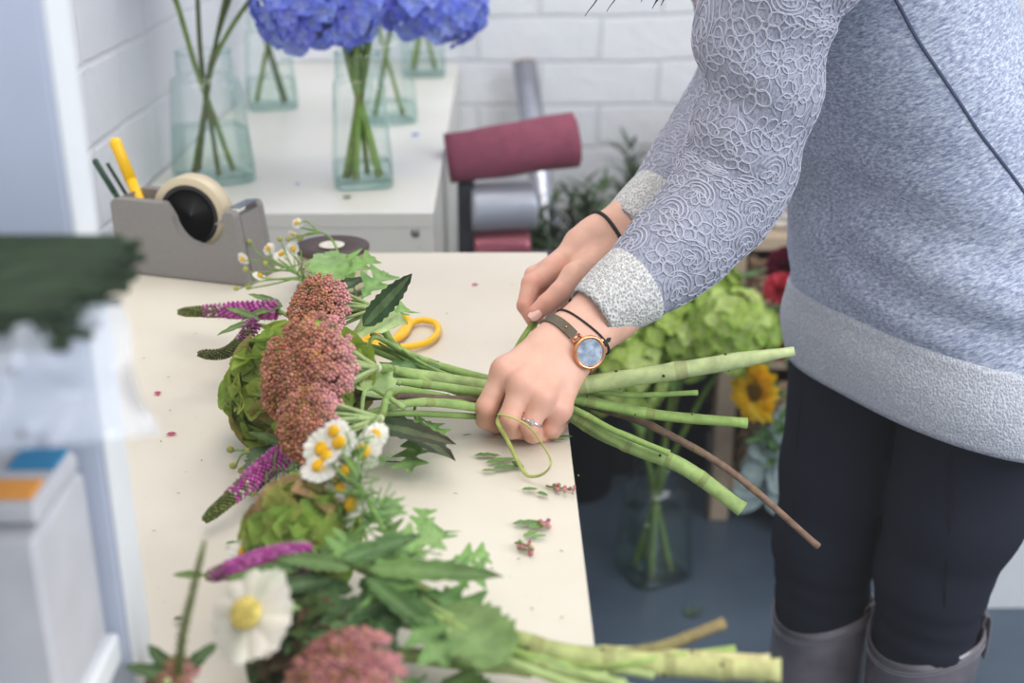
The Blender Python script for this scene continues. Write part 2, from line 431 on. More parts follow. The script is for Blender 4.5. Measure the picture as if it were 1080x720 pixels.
def floor_mat():
    nt = NT('painted_floor'); p = nt.n('ShaderNodeBsdfPrincipled'); setin(p, 'Roughness', .38)
    co = coords(nt); nz = nt.n('ShaderNodeTexNoise', Scale=3., Detail=7.); nt.l(co, nz.inputs['Vector'])
    r = ramp(nt, nz.outputs['Fac'], [(.3, c(62,75,90)), (.7, c(86,101,116))]); nt.l(r.outputs[0], p.inputs['Base Color'])
    bump(nt, nz.outputs['Fac'], .15, .004, p); nt.surf(p.outputs[0]); return nt.m
YB = 3.04; XL = -0.535
m = MB(); box(m, (-.7,-.6,-.1), (3.2,YB+.12,0), bev=.001); struct(m.build('floor', floor_mat(), smooth=False))
m = MB(); box(m, (-.7,YB,0), (3.2,YB+.12,2.6), bev=.001); struct(m.build('wall_back', WALL, smooth=False))
m = MB(); box(m, (XL-.12,-.6,0), (XL,YB,2.6), bev=.001); struct(m.build('wall_left', WALLL, smooth=False))

# work table --------------------------------------------------------
A0, A1 = ab(577,266), ab(628,690)
YT = A0.y; XT = lambda y: A0.x+(A1.x-A0.x)*(y-A0.y)/(A1.y-A0.y)
Y0T = 0.22
r = thing('work_table', (-.23,.85,0), 'white painted work table scattered with clippings, nearest large surface', 'table')
m = MB(); vs = []
for z in (T-.03, T): vs += [(XL+.003,Y0T,z), (XT(Y0T),Y0T,z), (XT(YT),YT,z), (XL+.003,YT,z)]
m.add(vs, [(0,3,2,1),(4,5,6,7),(0,1,5,4),(1,2,6,5),(2,3,7,6),(3,0,4,7)])
top = m.build('tabletop', M['table'], r, smooth=False)
for x, y in ((XL+.05,.3),(-.02,.3),(XL+.05,YT-.06),(-.02,YT-.06)):
    m = MB(); box(m, (x-.025,y-.025,0), (x+.025,y+.025,T-.03)); m.build('leg', M['white'], r, smooth=False)

# back counter -------------------------------------------------------
F1 = onz(457,225,T); B1 = onz(484,68,T)
r = thing('storage_counter', (-.3,2.3,0), 'white storage counter along back wall carrying glass jars', 'counter')
yf = F1.y; yb = YB-.004; xr0 = F1.x; xr1 = F1.x+(B1.x-F1.x)*(yb-yf)/(B1.y-yf)
m = MB(); vs = []
for z in (T-.02, T): vs += [(XL+.003,yf,z), (xr0,yf,z), (xr1,yb,z), (XL+.003,yb,z)]
m.add(vs, [(0,3,2,1),(4,5,6,7),(0,1,5,4),(1,2,6,5),(2,3,7,6),(3,0,4,7)])
m.build('counter_top', M['counter'], r, smooth=False)
m = MB(); box(m, (XL+.003,yf+.0008,.0), (xr0-.0201,yf+.022,T-.0202), bev=.0003); m.build('front_panel', M['counter'], r, smooth=False)
m = MB(); vs = []
for z in (0, T-.0203): vs += [(xr0-.0199,yf+.0008,z), (xr0-.0005,yf+.0008,z), (xr1-.0005,yb,z), (xr1-.02,yb,z)]
m.add(vs, [(0,3,2,1),(4,5,6,7),(0,1,5,4),(1,2,6,5),(2,3,7,6),(3,0,4,7)])
m.build('side_panel', M['counter'], r, smooth=False)
p = ony(438,245,yf+.004); m = MB(); lathe(m, (p.x,p.y-.0055,p.z), (0,1,0), [(.0001,0),(.005,0),(.0066,.002),(.0066,.005)], 16); m.build('screw', M['screw'], r)

# left shelf unit ------------------------------------------------------
XE = -0.2035; ZS = 1.12; ZB = .911
r = thing('shelf_unit', ((XL+XE)/2,.3,T), 'white shelving unit with peg holes standing at left table end', 'shelf')
m = MB(); box(m, (XL+.004,.562,T+.001), (XE,.594,1.75), bev=.002); sp = m.build('side_panel', M['shelf'], r, smooth=False)
m = MB(); box(m, (XE+.0002,.5625,T+.001), (XE+.0018,.5935,1.75), bev=.0004); m.build('lit_edge', M['white'], sp, smooth=False)  # white strip paints the panel's front edge as lit; same board
for zz in np.arange(.959,1.7,.035):
    if abs(zz-ZS) < .03: continue
    for xx in (XE-.039, XE-.275):
        m = MB(); lathe(m, (xx,.5615,zz), (0,1,0), [(.0040,0),(.0040,.0008)], 12); m.build('peg_hole', M['hole'], sp)
m = MB(); box(m, (XL+.004,-.16,T+.001), (XE,-.128,1.75), bev=.002); m.build('side_panel', M['shelf'], r, smooth=False)
for z in (ZS, ZB):
    m = MB(); box(m, (XL+.005,-.127,z-.018), (XE-.004,.5615,z), bev=.002); m.build('shelf_board', M['white'], r, smooth=False)
# bundle of dark green wires
m = MB()
for i in range(26):
    for k in range(4):
        y = .448+.004*i+random.uniform(-.001,.001); z = ZS+.0025+.0046*k+random.uniform(-.0004,.0004)
        x1 = -.168+random.uniform(-.012,.004)
        tube(m, [(XL+.01,y,z), ((XL+x1)/2,y+random.uniform(-.002,.002),z), (x1,y,z)], .0022, 6, 3)
w = m.build('wire_bundle', M['wire']); tag(w, 'dark green bundle of straight florist wires lying on upper shelf', 'wire bundle')
# plastic bag hanging from shelf
m = MB(); nu, nv = 26, 22; vs = []; fs = []
c00, c10, c01, c11 = L(-60,372,.455), L(128,318,.52), L(-60,480,.45), L(178,455,.515)
for i in range(nu+1):
    for k in range(nv+1):
        u, v = i/nu, k/nv; p = (c00*(1-u)+c10*u)*(1-v)+(c01*(1-u)+c11*u)*v
        q = noise.noise(Vector((u*4,v*3,.3)))*.016+math.sin(u*17+v*4)*.005
        vs.append(tuple(p-CF*q-CF*.012))
for i in range(nu):
    for k in range(nv): a = i*(nv+1)+k; fs.append((a,a+1,a+nv+2,a+nv+1))
m.add(vs, fs); w = m.build('plastic_bag', M['cello']); tag(w, 'crumpled clear plastic bag hanging below the green wires', 'bag')
# grey box on lower shelf, printed sachet on it, pale blue marker
m = MB(); box(m, (-.36,.488,ZB+.0005), (-.213,.559,ZB+.100), bev=.003); b = m.build('cardboard_box', M['pack_white'], smooth=False)
b.rotation_euler = (0,0,.0); tag(b, 'pale grey cardboard box on the lower shelf behind the bag', 'box')
r = thing('seed_packet', tuple(L(52,500,.50)), 'small blue and orange printed packet lying on the grey box', 'packet')
pz = ZB+.101
m = MB(); box(m, (-.254,.498,pz), (-.214,.556,pz+.012), bev=.004); m.build('wrapper', M['pack_white'], r, smooth=False)
m = MB(); box(m, (-.240,.532,pz+.0121), (-.217,.553,pz+.014), bev=.0006); m.build('blue_print', M['blue_print'], r, smooth=False)
m = MB(); box(m, (-.246,.502,pz+.0121), (-.218,.520,pz+.014), bev=.0006); m.build('orange_print', M['orange_print'], r, smooth=False)
a, b2 = L(22,505,.47), L(30,622,.46)
r = thing('marker_pen', (-.2445,.472,ZB+.0005), 'pale blue marker pen standing upright in front of the grey box', 'pen')
zz = ZB+.001; bx = L(28,640,.465); bx = Vector((-.2445,.472,ZB+.0005)); 
m = MB(); lathe(m, bx, (0,0,1), [(.004,0),(.0045,.004),(.0045,.10)], 14); m.build('barrel', M['pen_blue'], r)
m = MB(); lathe(m, bx+Vector((0,0,.10)), (0,0,1), [(.005,0),(.005,.03),(.003,.036)], 14); m.build('pen_cap', M['pen_blue'], r)

# wrapping rolls beside counter ----------------------------------------
yr = 2.02
def zat(py, y): return ony(527,py,y).z
xa = lambda px, y: ony(px,200,y).x
def roll(name, label, cat, py, px0, px1, rad, mt, tilt=0., y=yr, core=True, lump=0.):
    z = zat(py, y); a, b = V3((xa(px0,y),y,z)), V3((xa(px1,y),y+.02,z+tilt))
    rt = thing(name, tuple(a), label, cat)
    m = MB(); rings = []; n = 14
    for i in range(n+1):
        t = i/n; cc = a+(b-a)*t; rr = rad*(1-lump*.12*(1-t))
        ring = circ(cc, b-a, rr, 28)
        rings.append([q+(q-cc)*(.05*lump*math.sin(3*k*2*PI/28+t*3)+.6*lump*.12*noise.noise(Vector(tuple(q*18)))) for k, q in enumerate(ring)])
    d = unit(b-a)
    if core: rings += [circ(b, b-a, rad*.45, 28), circ(b-d*.03, b-a, rad*.45, 28)]
    else: rings += [circ(b+d*.004, b-a, rad*.8, 28), circ(b-d*.012, b-a, rad*.6, 28), circ(b-d*.004, b-a, rad*.45, 28), circ(b-d*.014, b-a, rad*.2, 28)]
    loft(m, rings); m.build('wrapped_roll', mt, rt)
    if core: m = MB(); lathe(m, b-d*.028, b-a, [(rad*.44,0),(rad*.44,.03),(rad*.36,.031),(rad*.36,.005)], 24, cap1=False); m.build('card_core', M['card'], rt)
    return rt
xcut = xr0+.022
roll('fabric_roll', 'burgundy fabric roll lying across the wrapping rolls', 'fabric roll', 167, 472, 607, .046, M['burgundy'], .026, core=False, lump=.8)
roll('paper_roll', 'silver grey wrapping paper roll lying beneath the burgundy roll', 'wrapping roll', 219, 495, 563, .042, M['silver_paper'], .0)
roll('foil_roll', 'shiny pink foil roll at the bottom of the roll stack', 'wrapping roll', 262, 497, 556, .033, M['pink_foil'], .0)
zc = zat(262,yr)-.034
m = MB(); x0, x1 = xcut, xcut+.19; th = .012
for lo, hi in (((x0,yr-.12,0),(x1,yr-.108,zc)),((x0,yr+.098,0),(x1,yr+.11,zc)),((x0,yr-.12,0),(x0+th,yr+.11,zc)),((x1-th,yr-.12,0),(x1,yr+.11,zc)),((x0,yr-.12,zc-th),(x1,yr+.11,zc))):
    box(m, lo, hi)
box(m, (x0,yr-.02,zc),(x0+.028,yr+.05,zat(167,yr)-.040))
w = m.build('storage_crate', M['crate_black'], smooth=False); tag(w, 'black upright crate beside white counter holding up the rolls', 'crate')
a, b = V3(ony(553,66,2.97)), None
b = V3((a[0]+.12,2.66,.002)); b[2] = .004
rt = thing('foil_roll', tuple(b), 'tall silver foil roll leaning upright against brick wall', 'wrapping roll')
m = MB(); d = unit(a-b); b = b+np.array([0,0,.024])
loft(m, [circ(b, d, .029, 24), circ(a, d, .029, 24), circ(a, d, .024, 24), circ(a-d*.05, d, .024, 24)]); m.build('wrapped_roll', M['foil'], rt)
m = MB(); lathe(m, a-d*.045, d, [(.0235,0),(.0235,.05),(.019,.05),(.019,.0)], 20, cap1=False); m.build('card_core', M['card'], rt)

# wicker rack -----------------------------------------------------------
YR = 2.26; xw0 = xa(752,YR)+.0; PB = onz(757,548,0); xw0 = PB.x-.02
W = 0.56; D = .42; H = .625
rt = thing('storage_rack', (xw0+W/2,YR,0), 'pale wooden rack holding wicker baskets behind the person', 'rack')
for x in (xw0, xw0+W-.04):
    for y in (YR, YR+D-.04):
        m = MB(); box(m, (x,y,0),(x+.04,y+.04,H)); m.build('post', M['frame_wood'], rt, smooth=False)
for z in (.07,.345,H-.03):
    m = MB(); box(m, (xw0+.0405,YR+.002,z),(xw0+W-.0405,YR+D-.002,z+.03)); m.build('shelf_board', M['frame_wood'], rt, smooth=False)
def basket(x0, x1, y0, y1, z0, z1, mt, label, group=None, taper=.0):
    rt = thing('wicker_basket', ((x0+x1)/2,(y0+y1)/2,z0), label, 'basket', group)
    m = MB(); n = max(6, int((z1-z0)/.017)); cx, cy = (x0+x1)/2, (y0+y1)/2
    per = []
    for (ax, ay, bx2, by) in ((x0,y0,x1,y0),(x1,y0,x1,y1),(x1,y1,x0,y1),(x0,y1,x0,y0)):
        k = max(4, int(math.hypot(bx2-ax,by-ay)/.02))
        for i in range(k): per.append((ax+(bx2-ax)*i/k, ay+(by-ay)*i/k, (ax+bx2)/2-cx, (ay+by)/2-cy))
    for j in range(n):
        z = z0+.01+(z1-z0-.02)*j/(n-1); pts = []
        for i, (x, y, nx, ny) in enumerate(per):
            nn = unit((nx,ny,0)); off = .005*(1 if (i+j) % 2 else -1); s = 1-taper*(1-(z-z0)/(z1-z0))
            pts.append((cx+(x-cx)*s+nn[0]*off, cy+(y-cy)*s+nn[1]*off, z))
        pts.append(pts[0]); tube(m, pts, .0088, 5, smooth=False)
    m.build('woven_side', mt, rt)
    m = MB()
    for i, (x, y, nx, ny) in enumerate(per[::2]):
        tube(m, [(cx+(x-cx)*(1-taper),cy+(y-cy)*(1-taper),z0+.002),(x,y,z1)], .004, 5, 1, smooth=False)
    m.build('upright_stake', mt, rt)['kind'] = 'stuff'
    m = MB(); box(m, (cx-(cx-x0)*(1-taper),cy-(cy-y0)*(1-taper),z0),(cx+(x1-cx)*(1-taper),cy+(y1-cy)*(1-taper),z0+.008)); m.build('basket_floor', mt, rt, smooth=False)
    m = MB(); tube(m, [(x0,y0,z1),(x1,y0,z1),(x1,y1,z1),(x0,y1,z1),(x0,y0,z1)], .011, 8, smooth=False); m.build('rim', mt, rt)
xm = xw0+W/2
basket(xw0+.06, xm-.012, YR+.012, YR+D-.03, .1005, .305, M['wicker'], 'brown wicker basket low in rack beside the eucalyptus', taper=.05)
basket(xw0+.06, xm-.012, YR+.012, YR+D-.03, .3755, .565, M['wicker'], 'brown wicker basket in the upper bay behind red flowers', taper=.05)
basket(xm+.012, xw0+W-.06, YR+.012, YR+D-.03, .1005, .305, M['wicker'], 'brown wicker basket low in rack hidden behind the legs', taper=.05)
basket(xm+.012, xw0+W-.06, YR+.012, YR+D-.03, .3755, .565, M['wicker'], 'brown wicker basket in upper bay behind the sweater', taper=.05)
basket(xw0+.075, xw0+.45, YR+.04, YR+D-.05, H+.0005, H+.23, M['wicker_white'], 'white wicker basket standing on top of the rack', taper=.08)

# buckets in the background
def bucket(name, cen, r0, r1, h, mt, label):
    m = MB(); lathe(m, cen, (0,0,1), [(r0,0),(r1,h),(r1*1.05,h),(r1*1.05,h-.012),(r1*.97,h-.012),(r0*.95,.006)], 28)
    o = m.build(name, mt); tag(o, label, 'bucket'); return o
gb = V3((xa(716,2.62),2.62,.0)); bucket('flower_bucket', gb, .085,.105,.33, M['bucket'], 'grey metal bucket on floor behind the green hydrangeas')
EVG = []
for px, y, lab in ((610,2.42,'black bucket beneath the tall evergreen foliage'),(690,2.66,'black bucket beneath the evergreen behind the sleeve')):
    q = V3((xa(px,y),y,0)); bucket('plant_bucket', q, .085,.11,.30, M['crate_black'], lab); EVG.append(q)
m = MB(); q = xa(655,2.3)
box(m, (q-.03,2.47,0),(q+.23,2.52,.36)); 
cb = m.build('crate', M['crate_black'], smooth=False); tag(cb, 'dark flat crate on floor behind the water jar', 'crate')
# white planter
PBX = onz(1031,645,0); wpx = PBX.x
m = MB(); x0, x1, y0, y1, h = wpx, wpx+.13, PBX.y, PBX.y+.13, .255; th = .008
rt = thing('planter', (wpx+.06,PBX.y+.06,0), 'white square planter on the floor right of the legs', 'planter')
loft(m, [[(x0+.012,y0+.012,0),(x1-.012,y0+.012,0),(x1-.012,y1-.012,0),(x0+.012,y1-.012,0)],[(x0,y0,h),(x1,y0,h),(x1,y1,h),(x0,y1,h)],[(x0+th,y0+th,h),(x1-th,y0+th,h),(x1-th,y1-th,h),(x0+th,y1-th,h)],[(x0+th,y0+th,h-.05),(x1-th,y0+th,h-.05),(x1-th,y1-th,h-.05),(x0+th,y1-th,h-.05)]])
m.build('planter_box', M['white'], rt, smooth=False)
rt = thing('potted_plant', (wpx+.065,PBX.y+.065,h-.05), 'small bright green leafy plant growing in the white planter', 'plant')
m = MB()
for i in range(26):
    a = i*2.4; d = (math.cos(a)*.7,math.sin(a)*.7,.55+.3*random.random())
    leaf(m, (wpx+.065+.02*math.cos(a),PBX.y+.065+.02*math.sin(a),h-.05), d, (0,0,1), random.uniform(.07,.12), .03, c(84,140,58), c(110,165,70), 'ovate', .3, 8)
m.build('leaf_cluster', M['plant'], rt)
# ================================================================== flowers
PET4 = petal_tpl(3, 3, .35, .25, .05)
STEMC, STEMC2 = c(112,140,62), c(150,172,92)
def floret(mb, cen, nrm, r, col, ctr, lift=.25):
    u, v, n = frame(nrm, (rng.normal(), rng.normal(), rng.normal())); a0 = random.random()*6
    for k in range(4):
        a = a0+k*PI/2+random.uniform(-.15,.15); d = u*math.cos(a)+v*math.sin(a)
        B = basis(d+n*random.uniform(-.05,lift), n)*(r*random.uniform(.9,1.12)); B[:,0] *= 1.25
        mb.inst(PET4, B, V3(cen)+d*r*.06, None, cols=[lerp3(jit(col,.1), ctr, .35 if f < 3 else 0.) for f in range(len(PET4[1]))])
    ball(mb, V3(cen)+n*r*.08, r*.13, ctr, tpl=ICO0)
def dome(n, axis, ang=.72):
    out = []; u, v, w = frame(axis)
    for i in range(n):
        z = 1-(i+.5)/n*(1+ang)*1.; z = max(-1, z); s = math.sqrt(max(0,1-z*z)); a = i*2.39996
        out.append(u*s*math.cos(a)+v*s*math.sin(a)+w*z)
    return out
def hyd_head(mb, cen, R, axis, n, fr, cols, ctr, ang=.6, sq=(1,1,1)):
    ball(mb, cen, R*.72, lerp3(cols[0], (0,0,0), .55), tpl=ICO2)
    for nn in dome(n, axis, ang):
        q = nn*V3(sq); rr = R*random.uniform(.9,1.06)
        floret(mb, V3(cen)+q*rr, unit(nn+rng.normal(size=3)*.22), fr*random.uniform(.85,1.15), random.choice(cols), ctr)
BLUE = [c(136,154,242), c(150,170,248), c(124,140,234), c(168,184,250), c(142,150,240)]
GREEN = [c(176,202,96), c(192,214,114), c(158,188,84), c(200,218,134), c(146,176,78)]
def stem_part(parent, pts, rad, col=STEMC, col2=None, name='stem', nodes=0, mt=None, capcol=None, seg=8, n=6):
    m = MB(); tube(m, pts, rad, seg, n, cols=[col, col2 or col], nodes=nodes, capcol=capcol); return m.build(name, mt or M['plant'], parent)

# ------------------------------------------------------------------ glass jars
def jar(name, cen, w, h, rot, wl, label, group, neck=.72):
    rt = thing(name, tuple(cen), label, 'jar', group); cx, cy, cz = cen; r = w/2
    prof = [(0,.93,6),(.012,.99,6),(.04,1,6),(.12,1,6),(.4,.92,6),(.66,.855,6),(.755,.84,5),(.785,.82,3.5),(.80,neck+.05,2.4),(.815,neck+.01,2),(.83,neck,2),(.845,neck+.04,2),(.86,neck,2),(.885,neck+.04,2),(.90,neck,2),(.925,neck+.04,2),(.94,neck,2),(.98,neck+.03,2),(1,neck+.03,2),(1.,neck-.03,2),(.97,neck-.04,2)]
    m = MB(); rings = [circ((cx,cy,cz+.0008+hh*h), (0,0,1), rr*r, 48, hint=(1,0,0), rot=0, sq=s) for hh, rr, s in prof]
    ca, sa = math.cos(rot), math.sin(rot)
    def turn(ring): return [np.array([cx+(q[0]-cx)*ca-(q[1]-cy)*sa, cy+(q[0]-cx)*sa+(q[1]-cy)*ca, q[2]]) for q in ring]
    rings = [turn(q) for q in rings]; loft(m, rings, cap1=False)
    bt = [turn(circ((cx,cy,cz+z), (0,0,1), rr*r, 48, hint=(1,0,0), sq=6)) for z, rr in ((.0012,.9),(.007,.95),(.009,.86),(.009,.3))]
    loft(m, bt); o = m.build('glass_body', M['glass'], rt)
    m = MB(); zz = [.0095,.02,max(.03,wl*h-.002),wl*h]; 
    def rad(z):
        t = z/h; 
        for i in range(len(prof)-1):
            if prof[i][0] <= t <= prof[i+1][0] and prof[i+1][0] > prof[i][0]: return prof[i][1]+(prof[i+1][1]-prof[i][1])*(t-prof[i][0])/(prof[i+1][0]-prof[i][0])
        return 1
    loft(m, [turn(circ((cx,cy,cz+z), (0,0,1), rad(z)*r*.965, 48, hint=(1,0,0), sq=6)) for z in zz]); m.build('water', M['water'], rt)
    return rt
def jar_stem(cen, w, h, a, top, bend=.5, neckr=.5):
    # a stem from the jar's bottom, through its neck, up to top
    b = V3(cen)+np.array([math.cos(a)*w*.3, math.sin(a)*w*.3, .012]); nk = V3(cen)+np.array([-math.cos(a)*w*.13, -math.sin(a)*w*.13, h*.9])
    tp = V3(top); md = nk+(tp-nk)*.5+np.array([0,0,.02])
    return [b, (b+nk)/2+np.array([0,0,0]), nk, md, tp]
GJ = 'glass jars on the white counter'
def base(px, py): p = onz(px, py, T); return V3(p)
JA, JB, JC, JD, JE = base(226,189), base(287,113), base(383,194), base(410,128), base(447,79)
jar('glass_jar', JA, .112, .196, .50, .42, 'large square glass jar behind the tape dispenser, half full of water', GJ)
jar('glass_jar', JB, .098, .19, .30, .30, 'square glass jar at the back left with dark stems', GJ)
jar('glass_jar', JC, .088, .198, .22, .17, 'slim glass jar nearest counter front under the blue hydrangea', GJ, .76)
jar('glass_jar', JD, .092, .19, .5, .2, 'glass jar standing directly behind the slim jar', GJ)
jar('glass_jar', JE, .098, .19, .1, .26, 'glass jar farthest back on the counter beside the wall', GJ)
def hydrangea(label, cen, w, h, a, top, R, n, cols, ctr, fr, group, axis=(0,0,1), rad=.0042, extra=0, ang=.62, stem_cols=None, leafs=0):
    rt = thing('hydrangea', tuple(V3(cen)+np.array([0,0,.012])), label, 'flower', group)
    pts = jar_stem(cen, w, h, a, V3(top)-unit(axis)*R*.5); sc = stem_cols or (c(104,142,56), c(96,120,52))
    stem_part(rt, pts, [rad*1.15, rad, rad*.9], sc[0], sc[1], nodes=3)
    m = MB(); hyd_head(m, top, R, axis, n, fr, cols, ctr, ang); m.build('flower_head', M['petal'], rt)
    for k in range(leafs):
        aa = random.random()*6; m = MB(); leaf(m, V3(top)-unit(axis)*R*.55, (math.cos(aa),math.sin(aa),-.1), (0,0,1), .09, .055, c(70,110,48), c(90,130,60), 'ovate', .35, 10); m.build('leaf', M['plant'], rt)
    return rt
GB = 'blue hydrangeas on the counter'
BC = c(190,205,240)
h1 = ony(333,-5,JC[1]-.0); h2 = ony(457,-8,JC[1]+.12)
hydrangea('blue hydrangea head over the slim jar, left one', JC, .088, .198, 2.4, h1, .090, 120, BLUE, BC, .020, GB, ang=.75)
hydrangea('blue hydrangea head leaning right above the farther jars', JD, .092, .19, 3.6, h2, .082, 105, BLUE, BC, .020, GB, axis=(.3,0,1), ang=.75)
GS = 'bare cut stems standing in the jars'
def bare(label, cen, w, h, a, topx, topy, dy, rad, col=STEMC):
    rt = thing('cut_stem', tuple(V3(cen)+np.array([0,0,.012])), label, 'stem', GS)
    tp = V3(ony(topx, topy, cen[1]+dy)); stem_part(rt, jar_stem(cen, w, h, a, tp), [rad*1.1, rad, rad*.9], col, lerp3(col,(.1,.12,.03),.3), nodes=4)
    # the flower above the picture's edge
    m = MB(); hyd_head(m, tp+np.array([0,0,.05]), .07, (0,0,1), 70, .017, BLUE, BC); m.build('flower_head', M['petal'], rt)
SG, SD = c(132,164,72), c(98,118,58)
bare('green stem leaning left out of the large square jar', JA, .1, .196, .3, 168,-38, 0, .004, SG)
bare('upright stem in the middle of the large square jar', JA, .1, .196, 5.2, 206,-60, .02, .0036, SD)
bare('dark stem leaning right from the large square jar', JA, .1, .196, 3.7, 262,-70, 0, .0036, SD)
bare('pale stem farthest right in the large square jar', JA, .1, .196, 3.2, 300,-30, .05, .0036, SG)
bare('thin dark stem crossing behind others in large square jar', JA, .1, .196, 2.6, 275,-66, .09, .003, SD)
bare('dark stem slanting right in the back left jar', JB, .098, .19, 5.9, 232,-36, 0, .005, c(70,100,50))
bare('stem standing nearly upright in the back left jar', JB, .098, .19, 3.3, 290,-60, .03, .0042, SG)
bare('stem crossing to the left in the back left jar', JB, .098, .19, .4, 255,-70, .05, .0042, c(90,124,56))
for i, (a, tx, rr, cc, lab) in enumerate(((.2,352,.0042,SG,'thick green stem at left inside the slim jar'),(4.4,372,.0036,c(120,160,58),'bright green stem slanting across the slim jar'),(5.9,392,.003,c(130,168,66),'thin stem slanting right inside the slim jar'),(3.6,398,.0044,SD,'darker stem rising right inside the slim jar'),(1.4,384,.0032,SG,'slender stem at the back of the slim jar'))):
    rt = thing('cut_stem', tuple(JC+np.array([0,0,.012])), lab, 'stem', GS); tp = V3(ony(tx, 20, JC[1]))
    cc = lerp3(cc, c(150,186,84), .5); stem_part(rt, jar_stem(JC, .088, .198, a, tp), [rr*1.35, rr*1.25], cc, lerp3(cc,(.1,.12,.03),.2), nodes=3)
for i, (a, tx, lab) in enumerate(((.5,432,'stem at left in the farthest jar'),(3.,446,'middle stem in the farthest jar'),(2.4,462,'stem at right in the farthest jar'))):
    bare(lab, JE, .098, .19, a, tx, -20, 0, .0042, SG)
bare('thin stem slanting right in the jar behind slim one', JD, .092, .19, .1, 396, -22, 0, .0034, SG)
# petals on the counter
def petal(px, py, z, r, col, label, group, kind='petal'):
    p = V3(onz(px, py, z)); m = MB(); n = random.choice((2,3,4)); a0 = random.random()*6
    for k in range(n):
        a = a0+k*2*PI/4; d = np.array([math.cos(a),math.sin(a),.12]); B = basis(d, (0,0,1))*r; m.inst(PET4, B, p+np.array([0,0,r*.22]), jit(col,.1))
    o = m.build(kind, M['petal']); tag(o, label, 'petal', group); return o
petal(438,143,T,.008,BLUE[0],'fallen blue petal cluster on counter right of the jars','fallen blue petals')
petal(313,195,T,.005,BLUE[2],'tiny blue petal on counter left of the slim jar','fallen blue petals')
petal(366,209,T,.007,c(110,140,60),'green leaf scrap on counter before the slim jar','counter scraps','leaf_scrap')

# ------------------------------------------------------------------ tape dispenser
Q0, Q1 = V3(ab(124,287)), V3(ab(263,303)); du = unit(Q1-Q0); LN = np.linalg.norm(Q1-Q0); dv = np.array([-du[1],du[0],0]); dz = np.array([0,0,1.])
DW = .066
rt = thing('tape_dispenser', tuple((Q0+Q1)/2+dv*DW/2), 'grey desktop tape dispenser with tape roll standing near left wall', 'tape dispenser')
def prof_disp():
    p = [(0,0.001),(LN,0.001),(LN-.002,.012)]
    p += [(LN-.011,.083),(LN-.014,.088),(LN-.024,.088),(LN-.027,.082),(LN-.03,.076),(LN-.038,.073)]
    cxx, cz, rr = LN*.665, .080, .0365                       # the dip
    for k in range(13):
        a = -.12-(PI-.22)*k/12*1.; p.append((cxx+rr*math.cos(a), cz+rr*math.sin(a)))
    p += [(LN*.665-.046,.092),(.012,.092),(.004,.09),(0,.085)]
    return p
pd = prof_disp()
def extr(mb, prof, v0, v1, ch=.002):
    cx_ = sum(p[0] for p in prof)/len(prof); cz_ = .045
    rings = []
    for v, s in ((v0,ch),(v0+ch,0),(v1-ch,0),(v1,ch)):
        ring = []
        for x, z in prof:
            dx, dzz = x-cx_, z-cz_; l = math.hypot(dx,dzz); ring.append(Q0+du*(x-dx/l*s)+dv*v+dz*(z-dzz/l*s))
        rings.append(ring)
    loft(mb, rings)
m = MB(); extr(m, pd, 0, .012); extr(m, pd, DW-.012, DW)
extr(m, [(0,.001),(LN,.001),(LN-.003,.03),(0.003,.03)], .0119, DW-.0119, .0005)
extr(m, [(LN-.03,.03),(LN-.004,.03),(LN-.011,.082),(LN-.03,.076)], .0119, DW-.0119, .0005)
extr(m, [(0,.03),(.006,.03),(.006,.09),(0,.085)], .0119, DW-.0119, .0005)
extr(m, [(.05,.03),(.056,.03),(.056,.088),(.05,.088)], .0119, DW-.0119, .0005)
m.build('body', M['grey_plastic'], rt, smooth=False)
m = MB(); b = [Q0+du*(LN-.026)+dv*.013+dz*.0885, Q0+du*(LN-.026)+dv*(DW-.013)+dz*.0885, Q0+du*(LN-.012)+dv*(DW-.013)+dz*.0895, Q0+du*(LN-.012)+dv*.013+dz*.0895]
loft(m, [b, [q+dz*.0012 for q in b]])
for k in range(9):
    q = Q0+du*(LN-.012)+dv*(.015+k*.0044)+dz*.0902; m.add([q, q+dv*.0044, q+dv*.0022+du*.003], [(0,1,2)])
m.build('cutter_blade', M['steel'], rt, smooth=False)
rc = Q0+du*(LN*.515)+dv*(DW/2)+dz*.0725
ax = unit(dv+du*-.10); m = MB()
def ringp(mb, cen, ax, ro, ri, hw, col=(1,1,1)):
    loft(mb, [circ(cen-ax*hw, ax, ri, 40), circ(cen-ax*hw, ax, ro-.001, 40), circ(cen-ax*(hw-.001), ax, ro, 40), circ(cen+ax*(hw-.001), ax, ro, 40), circ(cen+ax*hw, ax, ro-.001, 40), circ(cen+ax*hw, ax, ri, 40), circ(cen-ax*hw, ax, ri, 40)], col, cap0=False, cap1=False)
ringp(m, rc, ax, .046, .0368, .012); tr_ = m.build('tape_roll', M['tape'], rt)
m = MB(); ringp(m, rc, ax, .0366, .0318, .0115)
lathe(m, rc-ax*.009, ax, [(.032,0),(.012,.002),(.006,.006),(.006,.012),(.012,.016),(.032,.018)], 40); m.build('core', M['black'], tr_)
def pen(name, label, foot, tip, rad, mt, cap=None, grp=None):
    f, t = V3(foot), V3(tip); d = unit(t-f); l = np.linalg.norm(t-f)
    rt = thing(name, tuple(f), label, 'pen', grp); m = MB()
    lathe(m, f, d, [(rad*.4,0),(rad,.012),(rad,l*.6)], 14, hint=(1,0,.2)); m.build('barrel', mt, rt)
    m = MB(); lathe(m, f+d*l*.6, d, [(rad*1.06,0),(rad*1.06,l*.4-rad*1.6),(rad*1.16,l*.4-rad*1.3),(rad*1.1,l*.4-rad*.5),(rad*.75,l*.4-rad*.12),(rad*.2,l*.4)], 14, hint=(1,0,.2)); m.build('pen_cap', cap or mt, rt)
fy = Q0+du*.036+dv*.033+dz*.032
def dist_of(p): return (Vector(tuple(p))-CAM).dot(CF)
